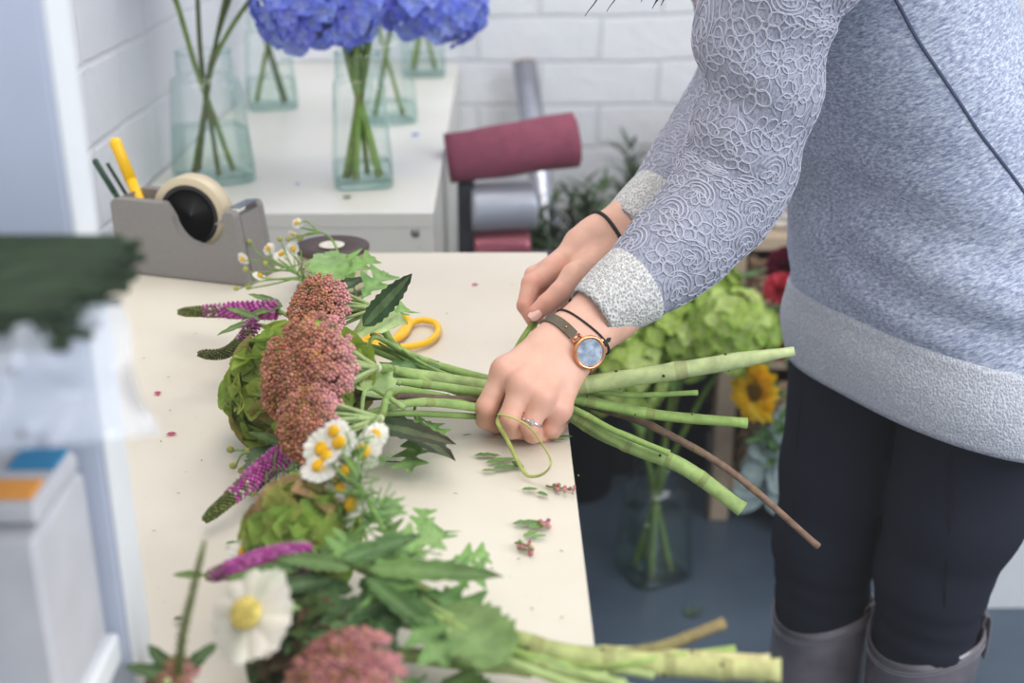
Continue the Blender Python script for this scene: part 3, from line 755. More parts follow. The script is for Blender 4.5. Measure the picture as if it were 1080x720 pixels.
pen('yellow_marker', 'bright yellow marker standing in the tape dispenser', fy, L(120,146,dist_of(fy)+.01), .0068, M['yellow'])
pen('green_pen', 'dark green pen leaning farthest left in the tape dispenser', Q0+du*.022+dv*.03+dz*.032, L(99,168,dist_of(fy)+.01), .0036, M['green_plastic'])
pen('green_pen', 'thin green pen tucked between yellow marker and dark pen', Q0+du*.022+dv*.046+dz*.032, L(113,172,dist_of(fy)+.03), .0022, M['green_plastic'])

# ------------------------------------------------------------------ ribbon spool
sc_ = V3(ony(350,292,1.317)); sp0 = V3(onz(350,259,T+.052)); sb = np.array([sp0[0],sp0[1],T])
rt = thing('ribbon_spool', tuple(sb), 'ribbon spool with dark brown flanges standing behind the bouquet', 'spool')
SRr = .0425
for z in (.001,.0485):
    m = MB(); q = sb+dz*z; loft(m, [circ(q,(0,0,1),.011,40),circ(q,(0,0,1),SRr,40),circ(q+dz*.0035,(0,0,1),SRr,40),circ(q+dz*.0035,(0,0,1),.011,40),circ(q,(0,0,1),.011,40)], cap0=False, cap1=False); m.build('flange', M['flange'], rt)
m = MB(); lathe(m, sb+dz*.0047, dz, [(.038,0),(.0395,.004),(.039,.012),(.0398,.02),(.039,.03),(.0396,.038),(.038,.0436)], 40); m.build('ribbon', M['ribbon'], rt)
m = MB(); q = sb; loft(m, [circ(q+dz*z,(0,0,1),rr,30) for z, rr in ((.0015,.0108),(.0528,.0108),(.0528,.0145),(.0536,.0145),(.0536,.0065),(.0015,.0065))]); m.build('hub', M['cream'], rt)

# ------------------------------------------------------------------ scissors
P0 = V3(ab(372,363,.006)); 
rt = thing('scissors', tuple(P0), 'scissors with yellow handles lying under the bouquet stems', 'scissors')
def loop(pxs, z, r):
    pts = [V3(ab(x,y,z)) for x, y in pxs]; m = MB(); pts = pts+[pts[0]]; tube(m, pts, r, 10, 5); 
    return m
lp1 = [(378,362),(398,349),(412,335),(426,333),(432,341),(424,354),(404,361)]
lp2 = [(382,366),(410,362),(424,349),(440,338),(458,340),(462,350),(450,361),(424,366)]
m = loop(lp1, .0062, .0036); m.build('handle', M['yellow'], rt)
m = loop(lp2, .0062, .0036); m.build('handle', M['yellow'], rt)
for (ax_, ay_), (bx_, by_), zz in (((384,362),(312,372),.0062),((384,365),(314,366),.0078)):
    a, b = V3(ab(ax_,ay_,zz)), V3(ab(bx_,by_,zz)); d = unit(b-a); s = np.cross(dz, d)
    m = MB(); loft(m, [[a+s*.006,a-s*.006,a-s*.006+dz*.0014,a+s*.006+dz*.0014],[a+(b-a)*.6+s*.005,a+(b-a)*.6-s*.005,a+(b-a)*.6-s*.005+dz*.0014,a+(b-a)*.6+s*.005+dz*.0014],[b+s*.0004,b-s*.0004,b-s*.0004+dz*.0008,b+s*.0004+dz*.0008]]); m.build('blade', M['steel'], rt, smooth=False)
q = V3(ab(372,364,.0095)); m = MB(); lathe(m, q, dz, [(.004,-.001),(.0045,.0006),(.003,.0014)], 16); m.build('pivot_screw', M['steel'], rt)

# ------------------------------------------------------------------ background plants
def evergreen(cen, h, n, label, spread):
    rt = thing('evergreen_plant', tuple(V3(cen)+np.array([0,0,.02])), label, 'plant'); base_ = V3(cen)+np.array([0,0,.02])
    ms, ml = MB(), MB()
    for i in range(n):
        a = random.random()*2*PI; q = random.random()**.6*spread; top_ = base_+np.array([math.cos(a)*q, math.sin(a)*q*.6, h*random.uniform(.7,1.)])
        P = tube(ms, [base_+np.array([math.cos(a)*.03,math.sin(a)*.03,0]), base_+(top_-base_)*.55+np.array([0,0,.05]), top_], .003, 5, 8, col=c(60,72,44))
        k0 = int(len(P)*.35)
        for k in range(k0, len(P)):
            for _ in range(5):
                aa = random.random()*6.3; t = unit(P[min(k+1,len(P)-1)]-P[k-1]); u, v, w_ = frame(t)
                d = u*math.cos(aa)+v*math.sin(aa)+t*random.uniform(.5,1.2)
                leaf(ml, P[k]+t*random.uniform(0,.02), d, t, random.uniform(.05,.09), .013, random.choice((c(44,64,42),c(58,82,50),c(36,52,38),c(72,98,60))), None, 'lance', .2, 5)
    ms.build('stem', M['plant'], rt); ml.build('leaf_spray', M['plant'], rt)
evergreen(EVG[0], .655, 34, 'dark evergreen foliage right of the silver roll at the wall', .17)
evergreen(EVG[1], .655, 22, 'dark evergreen foliage peeking above the far sleeve cuff', .12)

# floor jar with green hydrangeas
JF = V3(onz(688,602,0)); jar('glass_jar', JF, .125, .245, .4, .55, 'large glass water jar on the dark floor below the stems', None)
GH = 'green hydrangeas in the floor jar'
hd = [(655,392,2.02,.085,'lowest green hydrangea beside the near sleeve cuff'),(716,345,2.06,.095,'large green hydrangea under the near forearm'),(772,352,2.0,.075,'green hydrangea left of the red flowers'),(742,312,2.12,.07,'green hydrangea highest, under the lace elbow'),(690,350,2.15,.08,'green hydrangea at the back between cuff and stems')]
for i, (px, py, y, R, lab) in enumerate(hd):
    hydrangea(lab, JF, .125, .245, .6+i*1.3, ony(px,py,y), R, 80, GREEN, c(196,210,140), .0205, GH, rad=.0055, leafs=3, stem_cols=(c(120,150,66),c(110,140,62)))
# flower bucket behind the legs: sunflower, dahlias, eucalyptus
FB = V3(onz(858,560,0)); bucket('flower_bucket', FB, .075,.10,.26, M['bucket'], 'grey metal bucket on floor hidden behind the dark leggings')
def bstem(rt, top_, rad=.004, col=c(96,132,60)):
    b = FB+np.array([random.uniform(-.04,.04),random.uniform(-.04,.04),.03]); t = V3(top_)
    return stem_part(rt, [b, FB+np.array([(t-FB)[0]*.25,(t-FB)[1]*.25,.27]), (t+FB)/2+np.array([0,0,.14]), t], [rad, rad*.8], col)
SUNP = petal_tpl(2, 5, .3, .25, .1)
def sunflower(px, py, y, R, nrm, label):
    rt = thing('sunflower', tuple(FB+np.array([0,0,.03])), label, 'flower'); t = V3(ony(px,py,y)); n = unit(nrm); bstem(rt, t-n*.012, .006)
    u, v, w_ = frame(n); m = MB()
    for k in range(34):
        a = k*2*PI/17+(.18 if k > 16 else 0)+random.uniform(-.08,.08); d = u*math.cos(a)+v*math.sin(a)
        B = basis(d+n*random.uniform(.15,.7 if k > 16 else .35), n)*(R*random.uniform(.66,.85)); B[:,0] *= .72; m.inst(SUNP, B, t+d*R*.22, jit(random.choice((c(255,212,36),c(255,220,70),c(252,200,24))),.05))
    m.build('petal_ring', M['petal'], rt)
    m = MB(); lathe(m, t-n*.004, n, [(R*.26,0),(R*.25,.008),(R*.17,.013),(R*.03,.015)], 24, col=c(150,100,24)); 
    for k in range(110):
        rr = R*.24*math.sqrt((k+.5)/110); a = k*2.4; ball(m, t+u*rr*math.cos(a)+v*rr*math.sin(a)+n*.012, .003, jit(c(110,80,25),.3), tpl=ICO0)
    m.build('seed_disc', M['bud'], rt)
    m = MB()
    for k in range(14):
        a = k*2*PI/14; d = u*math.cos(a)+v*math.sin(a); leaf(m, t-n*.008, d*1.-n*.25, -n, R*.75, R*.3, c(88,120,64), None, 'lance', .1, 5)
    m.build('sepals', M['plant'], rt)
sunflower(800,412,1.93,.060,(-.85,-.5,.05),'yellow sunflower facing left beside the front thigh')
def dahlia(px, py, y, R, cols, label, nrm=(-.3,-.6,.6), name='dahlia'):
    rt = thing(name, tuple(FB+np.array([0,0,.03])), label, 'flower', 'red flowers behind the sweater'); t = V3(ony(px,py,y)); n = unit(nrm); bstem(rt, t-n*R*.4)
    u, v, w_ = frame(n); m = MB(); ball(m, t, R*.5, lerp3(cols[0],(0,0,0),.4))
    for nn in dome(70, n, .35):
        d = unit(nn); B = basis(d*.8+n*.5, n)*(R*.62); B[:,0] *= .6; m.inst(SUNP, B, t+d*R*.42, jit(random.choice(cols),.12))
    m.build('flower_head', M['petal'], rt)
dahlia(832,285,2.06,.045,[c(110,24,52),c(88,18,44)],'dark crimson dahlia at the edge of the sweater')
dahlia(824,306,2.0,.033,[c(200,56,80),c(216,90,100)],'rosy red bloom just under the crimson dahlia')
dahlia(786,325,2.04,.030,[c(222,130,130),c(190,70,90)],'pale pink bloom above the green hydrangeas', name='rose')
dahlia(818,366,2.02,.032,[c(170,40,48),c(150,30,40)],'deep red bloom above the sunflower')
for px, py, y, lab in ((802,330,2.03,'leafy green spray between the pink bloom and sweater'),(770,300,2.1,'leafy green spray under the wicker basket'),(822,440,1.95,'pale green leafy spray right of the sunflower')):
    rt = thing('foliage_spray', tuple(FB+np.array([0,0,.03])), lab, 'foliage'); t = V3(ony(px,py,y)); bstem(rt, t, .003); m = MB()
    for k in range(16):
        a = k*2.4; leaf(m, t-np.array([0,0,.012*(k % 8)]), (math.cos(a),math.sin(a),random.uniform(.1,.9)), (0,0,1), random.uniform(.05,.08), .026, c(76,118,66), c(96,136,84), 'ovate', .3, 7)
    m.build('leaf_cluster', M['plant'], rt)
rt = thing('eucalyptus_branch', tuple(FB+np.array([0,0,.03])), 'drooping grey blue eucalyptus branch beside the leggings', 'foliage')
tt = V3(ony(806,520,1.98)); b = FB+np.array([0,0,.03]); pts = [b, FB+np.array([-.03,-.03,.30]), V3(ony(838,468,2.0)), V3(ony(815,490,1.98)), tt]
P = stem_part(rt, pts, [.003,.0016], c(120,110,90)); m = MB(); PP = spline(pts, 8)
for k in range(10, len(PP)):
    for s in (-1,1):
        t = unit(PP[min(k+1,len(PP)-1)]-PP[k-1]); sd = unit(np.cross(t, CF)); 
        leaf(m, PP[k], sd*s+t*.6+rng.normal(size=3)*.25, -V3(CF), random.uniform(.05,.07), .036, c(140,160,162), c(165,182,182), 'round', .15, 8)
m.build('leaf_cluster', M['plant'], rt)
p = onz(724,651,0); m = MB(); leaf(m, (p.x,p.y,.004), (1,.2,.1), (0,0,1), .035, .02, c(80,100,86), None, 'ovate', -.3, 6); leaf(m, (p.x,p.y,.003), (.4,1,.1), (0,0,1), .025, .016, c(80,100,86), None, 'ovate', -.3, 6)
tag(m.build('leaf_scrap', M['plant']), 'small dark leaf scrap lying on the bare floor', 'leaf')
# ================================================================== bouquets
DPET = petal_blunt()
WHITE = c(240,238,228)
def daisy(parent, cen, nrm, R, n=15, droop=.1, disc=.34, name='daisy_flower', col=WHITE, dcol=c(240,190,30), wid=.36, calyx=True):
    u, v, w_ = frame(nrm, (rng.normal(), rng.normal(), rng.normal())); cen = V3(cen); m = MB()
    for k in range(n):
        a = k*2*PI/n+random.uniform(-.08,.08); d = u*math.cos(a)+v*math.sin(a)
        B = basis(d+w_*(random.uniform(-.12,.12)-droop), w_)*(R*(1-disc*.5)*random.uniform(.9,1.05)); B[:,0] *= wid*1.5
        m.inst(DPET, B, cen+d*R*disc*.55, None, cols=[jit(col,.07)]*len(DPET[1]))
    if calyx: lathe(m, cen-w_*R*.2, w_, [(R*.08,0),(R*.3,R*.08),(R*.36,R*.17)], 10, col=c(120,150,70))
    o = m.build(name, M['petal'], parent)
    m = MB(); lathe(m, cen-w_*R*.05, w_, [(R*disc*.9,0),(R*disc,R*.1),(R*disc*.85,R*.24),(R*disc*.45,R*.34),(R*.03,R*.36)], 16, col=dcol)
    for k in range(46):
        rr = R*disc*.95*math.sqrt((k+.5)/46); a = k*2.4; ball(m, cen+u*rr*math.cos(a)+v*rr*math.sin(a)+w_*(R*.30*math.sqrt(max(.05,1-(rr/(R*disc))**2))), R*.06, jit(dcol,.12), tpl=ICO0)
    m.build('flower_center', M['bud'], o); return o
def budball(parent, cen, r, col=c(186,190,110)):
    m = MB(); ball(m, cen, (r,r,r*.9), col); ball(m, V3(cen)+np.array([0,0,r*.5]), r*.55, c(230,200,80)); return m.build('bud', M['petal'], parent)
def sedum_head(parent, cen, axis, R, n, cols, edge, flat=.42, stem_to=None, fl=.0026, stalks=16):
    u, v, w_ = frame(axis); cen = V3(cen); m = MB(); ms = MB(); n = int(n*.78)
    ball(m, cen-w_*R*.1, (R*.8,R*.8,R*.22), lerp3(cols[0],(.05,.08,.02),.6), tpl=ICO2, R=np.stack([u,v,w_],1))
    for k in range(n):
        rr = R*math.sqrt((k+.5)/n)*1.02; a = k*2.39996+random.uniform(-.1,.1); x, y = rr*math.cos(a), rr*math.sin(a)
        lump = noise.noise(Vector((x/R*2.6, y/R*2.6, R*90+n)))*.30
        z = R*flat*(math.sqrt(max(0,1-(rr/R*.97)**2))+lump)-R*.05; q = cen+u*x+v*y+w_*z
        nn = unit(u*x/R*.8+v*y/R*.8+w_*.8+rng.normal(size=3)*.2); e = (rr/R)**3; cc = jit(random.choice(cols),.2)
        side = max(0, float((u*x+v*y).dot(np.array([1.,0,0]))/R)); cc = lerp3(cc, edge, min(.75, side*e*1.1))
        f = fl*random.uniform(.8,1.2); uu, vv, ww = frame(nn, (rng.normal(),rng.normal(),1)); ball(m, q+nn*f*.6, f*.6, jit(lerp3(cc, c(196,150,104), .4),.2), tpl=ICO0)
        for j in range(5):
            b = j*2*PI/5; ball(m, q+(uu*math.cos(b)+vv*math.sin(b))*f*.95, f*.62, jit(cc,.1), tpl=ICO0)
    if stem_to is not None:
        s = V3(stem_to)
        for k in range(stalks):
            a = k*2.4; rr = R*.8*math.sqrt((k+.5)/stalks); t = cen+u*rr*math.cos(a)+v*rr*math.sin(a)
            tube(ms, [s, s+(t-s)*.5+w_*R*.05, t], [.0022,.0012], 5, 4, col=jit(c(168,188,120),.08))
        ms.build('flower_stalks', M['plant'], parent)
    return m.build('flower_head', M['bud'], parent)
SED = [c(182,120,96), c(190,130,104), c(166,104,78), c(184,118,106), c(162,112,74)]
SEDP = c(228,164,176)
MAG = [c(176,80,150), c(160,66,132), c(192,104,166)]
def veronica(parent, pts, r0, r1, n, t_open=.55, pale=None, name='flower_spike', dark=0.):
    P = spline(pts, 14); N = len(P); m = MB()
    tube(m, pts, [r0*.5, r1*.45], 8, 10, col=c(88,100,50))
    for k in range(n):
        t = k/n; x = t*(N-1); i = min(int(x), N-2); q = P[i]+(P[i+1]-P[i])*(x-i); tg = unit(P[min(i+1,N-1)]-P[max(i-1,0)]); u, v, w_ = frame(tg)
        a = k*2.39996; d = u*math.cos(a)+v*math.sin(a); R = r0+(r1-r0)*t**1.2
        if t > .9: R *= 1-.5*((t-.9)/.1)
        if t < t_open: cc = jit(random.choice(MAG),.15); s = .0024*(r0/.008); el = 1.6
        elif t < t_open+.22:
            cc = jit(random.choice(MAG+[c(206,190,180),c(110,110,70),c(120,120,76)]),.15); s = .0019*(r0/.008); el = 1.4
        else: cc = jit(random.choice((c(104,116,58),c(122,132,70),c(92,100,52))),.12); s = .0016*(r0/.008); el = 1.2
        if dark: cc = lerp3(cc, c(70,60,48), dark)
        B = basis(d*.8+tg*.5, tg); ball(m, q+d*R*.78, (s*.75,s*el,s*.75), cc, tpl=ICO0, R=B)
        if t < t_open+.1 and k % 3 == 0: tube(m, [q+d*R*.8, q+d*R*1.35+tg*.001], [.0003], 3, 1, col=c(214,170,206), smooth=False)
    return m.build(name, M['bud'], parent)

# ---- the held bouquet -------------------------------------------------
GRIP = V3(L(548,424,1.052))
def gp(a, b): return GRIP+V3(CU)*a*.001+V3(CF)*b*.001
def gp2(a, b): return V3(L(592,421,1.048))+V3(CU)*a*.001+V3(CF)*b*.001
HB = 'flowers of the bouquet held in the hand'
def held(name, label, cat, head, gab, right, rad, cols, nodes=5, mid=None, g2=None, capcol=c(214,222,170), mt=None):
    rt = thing(name, tuple(gp(*gab)), label, cat, HB)
    pts = [head]+(mid or [])+[gp(*gab), gp2(*(g2 or gab))]+right
    stem_part(rt, pts, rad, cols[0], cols[1], nodes=nodes, capcol=capcol, seg=12, n=10, mt=mt); return rt
A_ = lambda x, y, h: V3(ab(x,y,h))
# green hydrangea, thick pale stem
hc = A_(316,408,.050)
rt = held('hydrangea','green hydrangea behind the rusty sedum, on thickest pale stem','flower', hc+np.array([.03,0,0]), (9,-2), [V3(L(700,393,1.03)), V3(L(838,370,1.01))], [.0045,.0050,.0054,.006,.0066,.0070,.0074,.0077,.0078,.0077,.0075,.0073,.0070,.0034], (c(150,178,96),c(196,208,146)), nodes=11, mid=[A_(400,392,.05)], g2=(10,-3))
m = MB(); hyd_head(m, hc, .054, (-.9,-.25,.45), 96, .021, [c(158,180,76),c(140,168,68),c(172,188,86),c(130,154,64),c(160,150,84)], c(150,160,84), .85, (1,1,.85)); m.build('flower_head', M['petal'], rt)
for (x, y, h, d, up, ln, w, k1) in ((352,300,.075,(-.25,.9,.35),(0,-.5,1),.075,.055,c(122,164,78)),(372,350,.07,(.55,-.3,.35),(0,-.4,1),.055,.05,c(178,204,124)),(378,395,.06,(.5,-.7,.1),(0,-.3,1),.05,.05,c(166,196,116)),(290,470,.03,(-.1,-.9,0),(0,0,1),.05,.045,c(60,88,44))):
    m = MB(); leaf(m, A_(x,y,h), d, up, ln, w, k1, lerp3(k1,(1,1,1),.1), 'ovate', .25, 14); m.build('leaf', M['plant'], rt)
# sedums
for (x, y, h, R, n, gab, rt_pts, rad, colr, lab, nd, tip) in (
    (337,328,.088,.033,200,(2,3),[V3(L(690,437,1.06)),V3(L(788,446,1.06))],[.003,.0036,.0048,.0048,.0044],(c(140,172,84),c(158,186,96)),'rusty pink sedum head topmost in held bouquet',9,None),
    (326,392,.095,.045,330,(-7,0),[V3(L(660,468,1.04)),V3(L(720,492,1.03)),V3(L(783,537,1.02))],[.0034,.004,.0055,.0068,.0062],(c(150,182,96),c(168,194,112)),'largest rusty sedum head, in the middle of held bouquet',9,None),
    (326,447,.075,.028,150,(-12,6),[V3(L(640,462,1.055)),V3(L(723,493,1.055))],[.0028,.0034,.0044,.0046],(c(142,174,88),c(150,178,90)),'lowest rusty sedum head above the white daisies',7,None)):
    cen = A_(x,y,h); ax = unit((-.45,-.62,.46)); st = cen+np.array([.05,.022,-.006])
    rt = held('sedum', lab, 'flower', st, gab, rt_pts, rad, colr, nodes=nd, mid=[A_(425,392+(y-390)*.34,.053)])
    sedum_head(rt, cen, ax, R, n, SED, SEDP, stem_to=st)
# veronicas
for (pts, r0, r1, n, to, dk, gab, rts, rad, lab, mid) in (
    ([(292,327,.050),(250,327,.044),(214,328,.036),(189,329,.030)],.0090,.0042,420,.42,0.,(-4,-7),[V3(L(650,455,1.03)),V3(L(706,478,1.02))],[.002,.0026,.0028,.0026],'purple veronica spike pointing straight left at the top',[A_(330,345,.05),A_(400,372,.05)]),
    ([(268,342,.045),(252,362,.042),(234,373,.038),(210,373,.034)],.0072,.0046,330,.12,.35,(12,4),[V3(L(660,416,1.05)),V3(L(736,414,1.05))],[.002,.0024,.0026,.0022],'dark budding veronica spike curving left below the purple one',[A_(320,350,.04),A_(395,366,.05)]),
    ([(300,479,.030),(272,500,.026),(244,524,.020),(216,548,.013)],.0088,.0040,440,.45,0.,(-14,-1),[V3(L(650,455,1.045)),V3(L(690,472,1.045))],[.002,.0026,.003,.0026],'purple veronica spike slanting down left onto the table',[A_(345,452,.035),A_(410,436,.045)])):
    hp = A_(*pts[0]); rt = held('veronica', lab, 'flower', hp, gab, rts, rad, (c(120,150,72),c(150,180,92)), nodes=4, mid=mid)
    veronica(rt, [A_(*q) for q in pts], r0, r1, n, to, dark=dk)
    for k, s in enumerate((-1,1)):
        m = MB(); leaf(m, hp+np.array([.006,0,.004]), (-.8,s*.4,.25 if s > 0 else -.05), (0,-.3,1), .042, .013, c(84,108,54), c(104,128,66), 'lance', .15, 9); m.build('leaf', M['plant'], rt)
# woody branch with dark leaves
rt = held('leafy_branch','brown woody twig with dark toothed leaves, longest stem of bouquet','branch', A_(370,420,.05), (-1,7), [V3(L(655,437,1.075)),V3(L(705,458,1.08)),V3(L(775,500,1.09)),V3(L(863,576,1.10))], [.0026,.003,.0034,.0034,.0036,.0034,.003], (c(88,76,62),c(132,106,88)), nodes=9, mid=[A_(430,418,.05)], mt=M['wood_stem'], capcol=c(200,170,140))
for (x, y, h, d, up, ln, w, k1, k2, cu) in (
    (383,344,.085,(.55,.25,.55),(.2,-.9,.3),.062,.026,c(58,86,48),c(44,60,40),-.1),
    (398,440,.035,(.75,-.62,-.05),(.1,-.2,1),.085,.032,c(66,96,56),c(60,56,44),.1),
    (388,446,.045,(.85,-.35,.0),(.0,-.5,.9),.075,.024,c(58,82,50),c(66,50,44),.1),
    (366,432,.06,(.1,-1,-.1),(.7,-.1,.7),.06,.03,c(52,78,46),c(40,58,38),.2),
    (352,310,.07,(.5,.75,.2),(0,-.5,1),.05,.022,c(60,90,50),c(50,70,44),.2),
    (420,388,.05,(-.7,-.55,.15),(0,-.2,1),.06,.022,c(58,84,48),None,.2),
    (330,488,.02,(-.8,.35,.1),(0,-.2,1),.05,.03,c(48,74,42),c(60,86,50),.2)):
    m = MB(); leaf(m, A_(x,y,h), d, up, ln, w, k1, k2, 'lance', cu, 18); m.build('leaf', M['plant'], rt)
# lobed green foliage
def foliage(label, pts, leaves, rad=.0016, group=HB, name='foliage_sprig', col=c(120,160,74)):
    P = [A_(*q) for q in pts]; rt = thing(name, tuple(P[-1]), label, 'foliage', group); stem_part(rt, P, [rad*.7, rad], col, c(140,172,90))
    for (x, y, h, d, ln, w, k1) in leaves:
        m = MB(); leaf(m, A_(x,y,h), d, (random.uniform(-.2,.2),-.45,1), ln, w, k1, lerp3(k1,(.5,.6,.3),.2), 'lobed', random.uniform(0,.25), 20); m.build('leaf', M['plant'], rt)
    return rt
LG, LG2 = c(112,160,70), c(96,146,66)
foliage('light green lobed foliage in front of the ribbon spool', [(365,275,.06),(385,330,.06),(440,380,.055),(512,408,.035)], [(372,300,.065,(-.2,.8,.2),.06,.045,LG),(378,318,.07,(.35,.7,.25),.055,.04,LG2),(395,338,.07,(.5,.5,.1),.045,.035,LG),(362,292,.08,(.6,.45,.3),.04,.03,LG),(335,292,.07,(-.3,.8,.2),.035,.02,LG)])
foliage('light green lobed foliage hanging below the bouquet stems', [(441,448,.02),(437,432,.03),(450,422,.045),(512,424,.03)], [(442,434,.03,(.05,-1,-.1),.062,.034,LG),(437,462,.014,(.0,-1,0),.058,.036,LG),(446,442,.022,(.5,-.8,0),.035,.022,LG)])
foliage('green foliage close behind the scissors handles', [(400,362,.05),(440,385,.05),(512,412,.035)], [(400,382,.05,(.7,-.2,0),.06,.024,c(76,120,56)),(428,380,.045,(-.5,.6,.1),.04,.026,LG)])
# bare side stems in the bundle
for i, (x0, y0, h0, gab, lab) in enumerate(((378,398,.058,(5,-9),'pale forked stem running over the top of the bunch'),(384,436,.045,(-9,-6),'pale green stem along lower edge of the bunch'),(392,352,.06,(14,-1),'green stem along the upper edge of the bunch'))):
    rt = thing('cut_stem', tuple(gp(*gab)), lab, 'stem', HB)
    stem_part(rt, [A_(x0,y0,h0), A_((x0+512)/2,(y0+418)/2-3,.05), gp(*gab), gp2(*gab)], [.0022,.0036,.0044,.004], c(158,186,104), c(140,172,88), nodes=3, seg=10, n=10)
    m = MB(); q = A_((x0*2+512)/3,(y0*2+418)/3,.054); tube(m, [q, q+np.array([-.03,.012,.012]), A_(x0-4,y0+14*(1 if i else -1),h0+.01)], [.0024,.0016], 7, 5, col=c(164,190,112)); m.build('side_shoot', M['plant'], rt)

# chamomile sprigs
def chamomile(label, root_pts, flowers, buds, group, R=.0105, rad=.0011, nrm=(-.3,-.7,.7), jitn=.45, leafs=0):
    P = [A_(*q) for q in root_pts]; rt = thing('chamomile_sprig', tuple(P[0]), label, 'flower', group)
    m = MB(); SP = tube(m, P, [rad*1.3, rad], 6, 8, col=c(128,164,80))
    for (x, y, h, *rest) in flowers+buds:
        q = A_(x,y,h); k = min(range(len(SP)), key=lambda i: np.linalg.norm(SP[i]-q)+.3*abs(i-len(SP)*.5)/len(SP)*.1); k = max(0, k-5)
        tube(m, [SP[k], SP[k]*.4+q*.6+rng.normal(size=3)*.003, q-V3(nrm)*.003], [rad, rad*.7], 5, 5, col=jit(c(134,170,84),.1))
    for k in range(leafs):
        i = random.randrange(len(SP)); d = unit(rng.normal(size=3)+np.array([0,-.3,.2]))
        for j in range(5):
            s0 = SP[i]+d*.006*j; tube(m, [s0, s0+unit(d+rng.normal(size=3)*.9)*.012], [.0006], 4, 2, col=c(110,150,70))
    m.build('stem', M['plant'], rt)
    for (x, y, h, *rest) in flowers:
        s = rest[0] if rest else 1; n = unit(V3(nrm)+rng.normal(size=3)*jitn); daisy(rt, A_(x,y,h), n, R*s, 14, random.uniform(-.1,.3), .38, wid=.40)
    for (x, y, h, *rest) in buds: budball(rt, A_(x,y,h), .0032)
    return rt
chamomile('small white chamomile sprig beside the tape dispenser, upper left', [(335,318,.06),(318,292,.055),(292,272,.05)], [(256,273,.045,.8),(274,291,.045,.9),(283,262,.05,.85),(297,268,.055,.9),(309,262,.06,.8)], [(263,255,.05),(259,284,.04),(249,304,.03),(295,252,.06),(262,303,.03),(280,278,.05)], HB, R=.0095, leafs=8)
chamomile('thin chamomile sprig arching up in front of ribbon spool', [(360,300,.07),(357,268,.08),(345,248,.085),(318,240,.08)], [(313,235,.08,.75),(309,247,.075,.7)], [(304,252,.07),(316,252,.07)], HB, R=.009)
chamomile('yellow budded chamomile sprig at the far left of bouquet', [(320,475,.03),(290,478,.026),(262,482,.022)], [], [(243,474,.02),(246,491,.018),(255,496,.014),(275,482,.02),(262,476,.022)], HB)
chamomile('faded chamomile sprig lying beneath lower purple spike', [(330,490,.02),(310,510,.018),(285,528,.014)], [(292,512,.016,.7)], [(273,533,.010),(266,520,.012)], HB, R=.009, leafs=16)

# ---- the foreground bouquet ----------------------------------------------
FBQ = 'flowers of the loose bouquet lying nearest the camera'
def lying(name, label, cat, pts, rad, cols, nodes=0, mt=None):
    P = [A_(*q) for q in pts]; rt = thing(name, tuple(P[-1]), label, cat, FBQ)
    stem_part(rt, P, rad, cols[0], cols[1], nodes=nodes, seg=10, n=10, capcol=c(206,204,140), mt=mt); return rt
G1, G2 = c(150,178,104), c(184,202,128)
# large daisy
dc = A_(262,648,.088)
rt = lying('oxeye_daisy','large white daisy with pale yellow centre in near bouquet','flower', [(270,646,.080),(330,642,.05),(430,660,.04),(560,690,.03),(690,712,.03)], [.0018,.002,.0022], (G1,G2))
daisy(rt, dc, unit((-.42,-.50,.74)), .0275, 14, .10, .32, 'petal_ring', c(238,234,218), c(212,192,104), .46)
# veronica
rt = lying('veronica','bright purple veronica spike in near bouquet above large daisy','flower', [(322,588,.065),(380,600,.06),(470,655,.05),(600,700,.035),(775,685,.035)], [.0016,.0022,.0024,.0024], (c(120,150,70),c(170,196,100)), 4)
veronica(rt, [A_(326,587,.066),A_(288,588,.062),A_(246,600,.056),A_(218,608,.05)], .0080, .0030, 420, .72)
m = MB(); leaf(m, A_(216,607,.05), (-1,.0,.1), (0,-.4,1), .020, .008, c(96,120,58), None, 'lance', .1, 8); m.build('leaf', M['plant'], rt)
for s in (0,1):
    m = MB(); leaf(m, A_(318,594+6*s,.066), (-.95,-.25+.2*s,-.02), (0,-.5,1), .045, .011, c(70,100,50), c(110,140,70), 'lance', .12, 9); m.build('leaf', M['plant'], rt)
# dark upright spike at far left
rt = lying('veronica','thin dark green budding spike at near left table end','flower', [(186,735,.03),(176,718,.06)], [.0022,.002], (c(64,92,50),c(64,92,50)))
q0, q1, q2, q3 = A_(186,735,.03), A_(192,672,.075), A_(204,620,.105), A_(216,570,.125)
veronica(rt, [q0,q1,q2,q3], .0042, .0012, 210, -1)
for d in ((-.6,.5,.4),(.6,.5,.5),(-.7,.0,.3)):
    m = MB(); leaf(m, q0+(q1-q0)*.3, d, (0,-.5,1), .03, .012, c(66,96,50), None, 'lance', .2, 8); m.build('leaf', M['plant'], rt)
# sedums
for (x, y, h, R, n, lab, stt) in ((362,727,.05,.034,260,'dusty pink sedum head at the bottom of the picture',(.05,.0,-.03)),(182,720,.04,.014,80,'small greenish sedum tip at the near left corner',(.02,-.02,-.01))):
    cen = A_(x,y,h); st = cen+V3(stt)
    rt = thing('sedum', tuple(st), lab, 'flower', FBQ)
    stem_part(rt, [st, A_(x+90,y+18,.03), A_(x+170,y+30,.02)] if R > .02 else [st, st+np.array([.0,-.05,-.005])], [.0024,.003], G1, G2, seg=8)
    sedum_head(rt, cen, unit((-.3,-.4,.87)), R, n, [c(164,104,108),c(146,88,88),c(176,118,118),c(140,96,74)] if R > .02 else [c(120,110,60),c(160,110,96)], c(206,140,150), stem_to=st, fl=.0024, flat=.5)
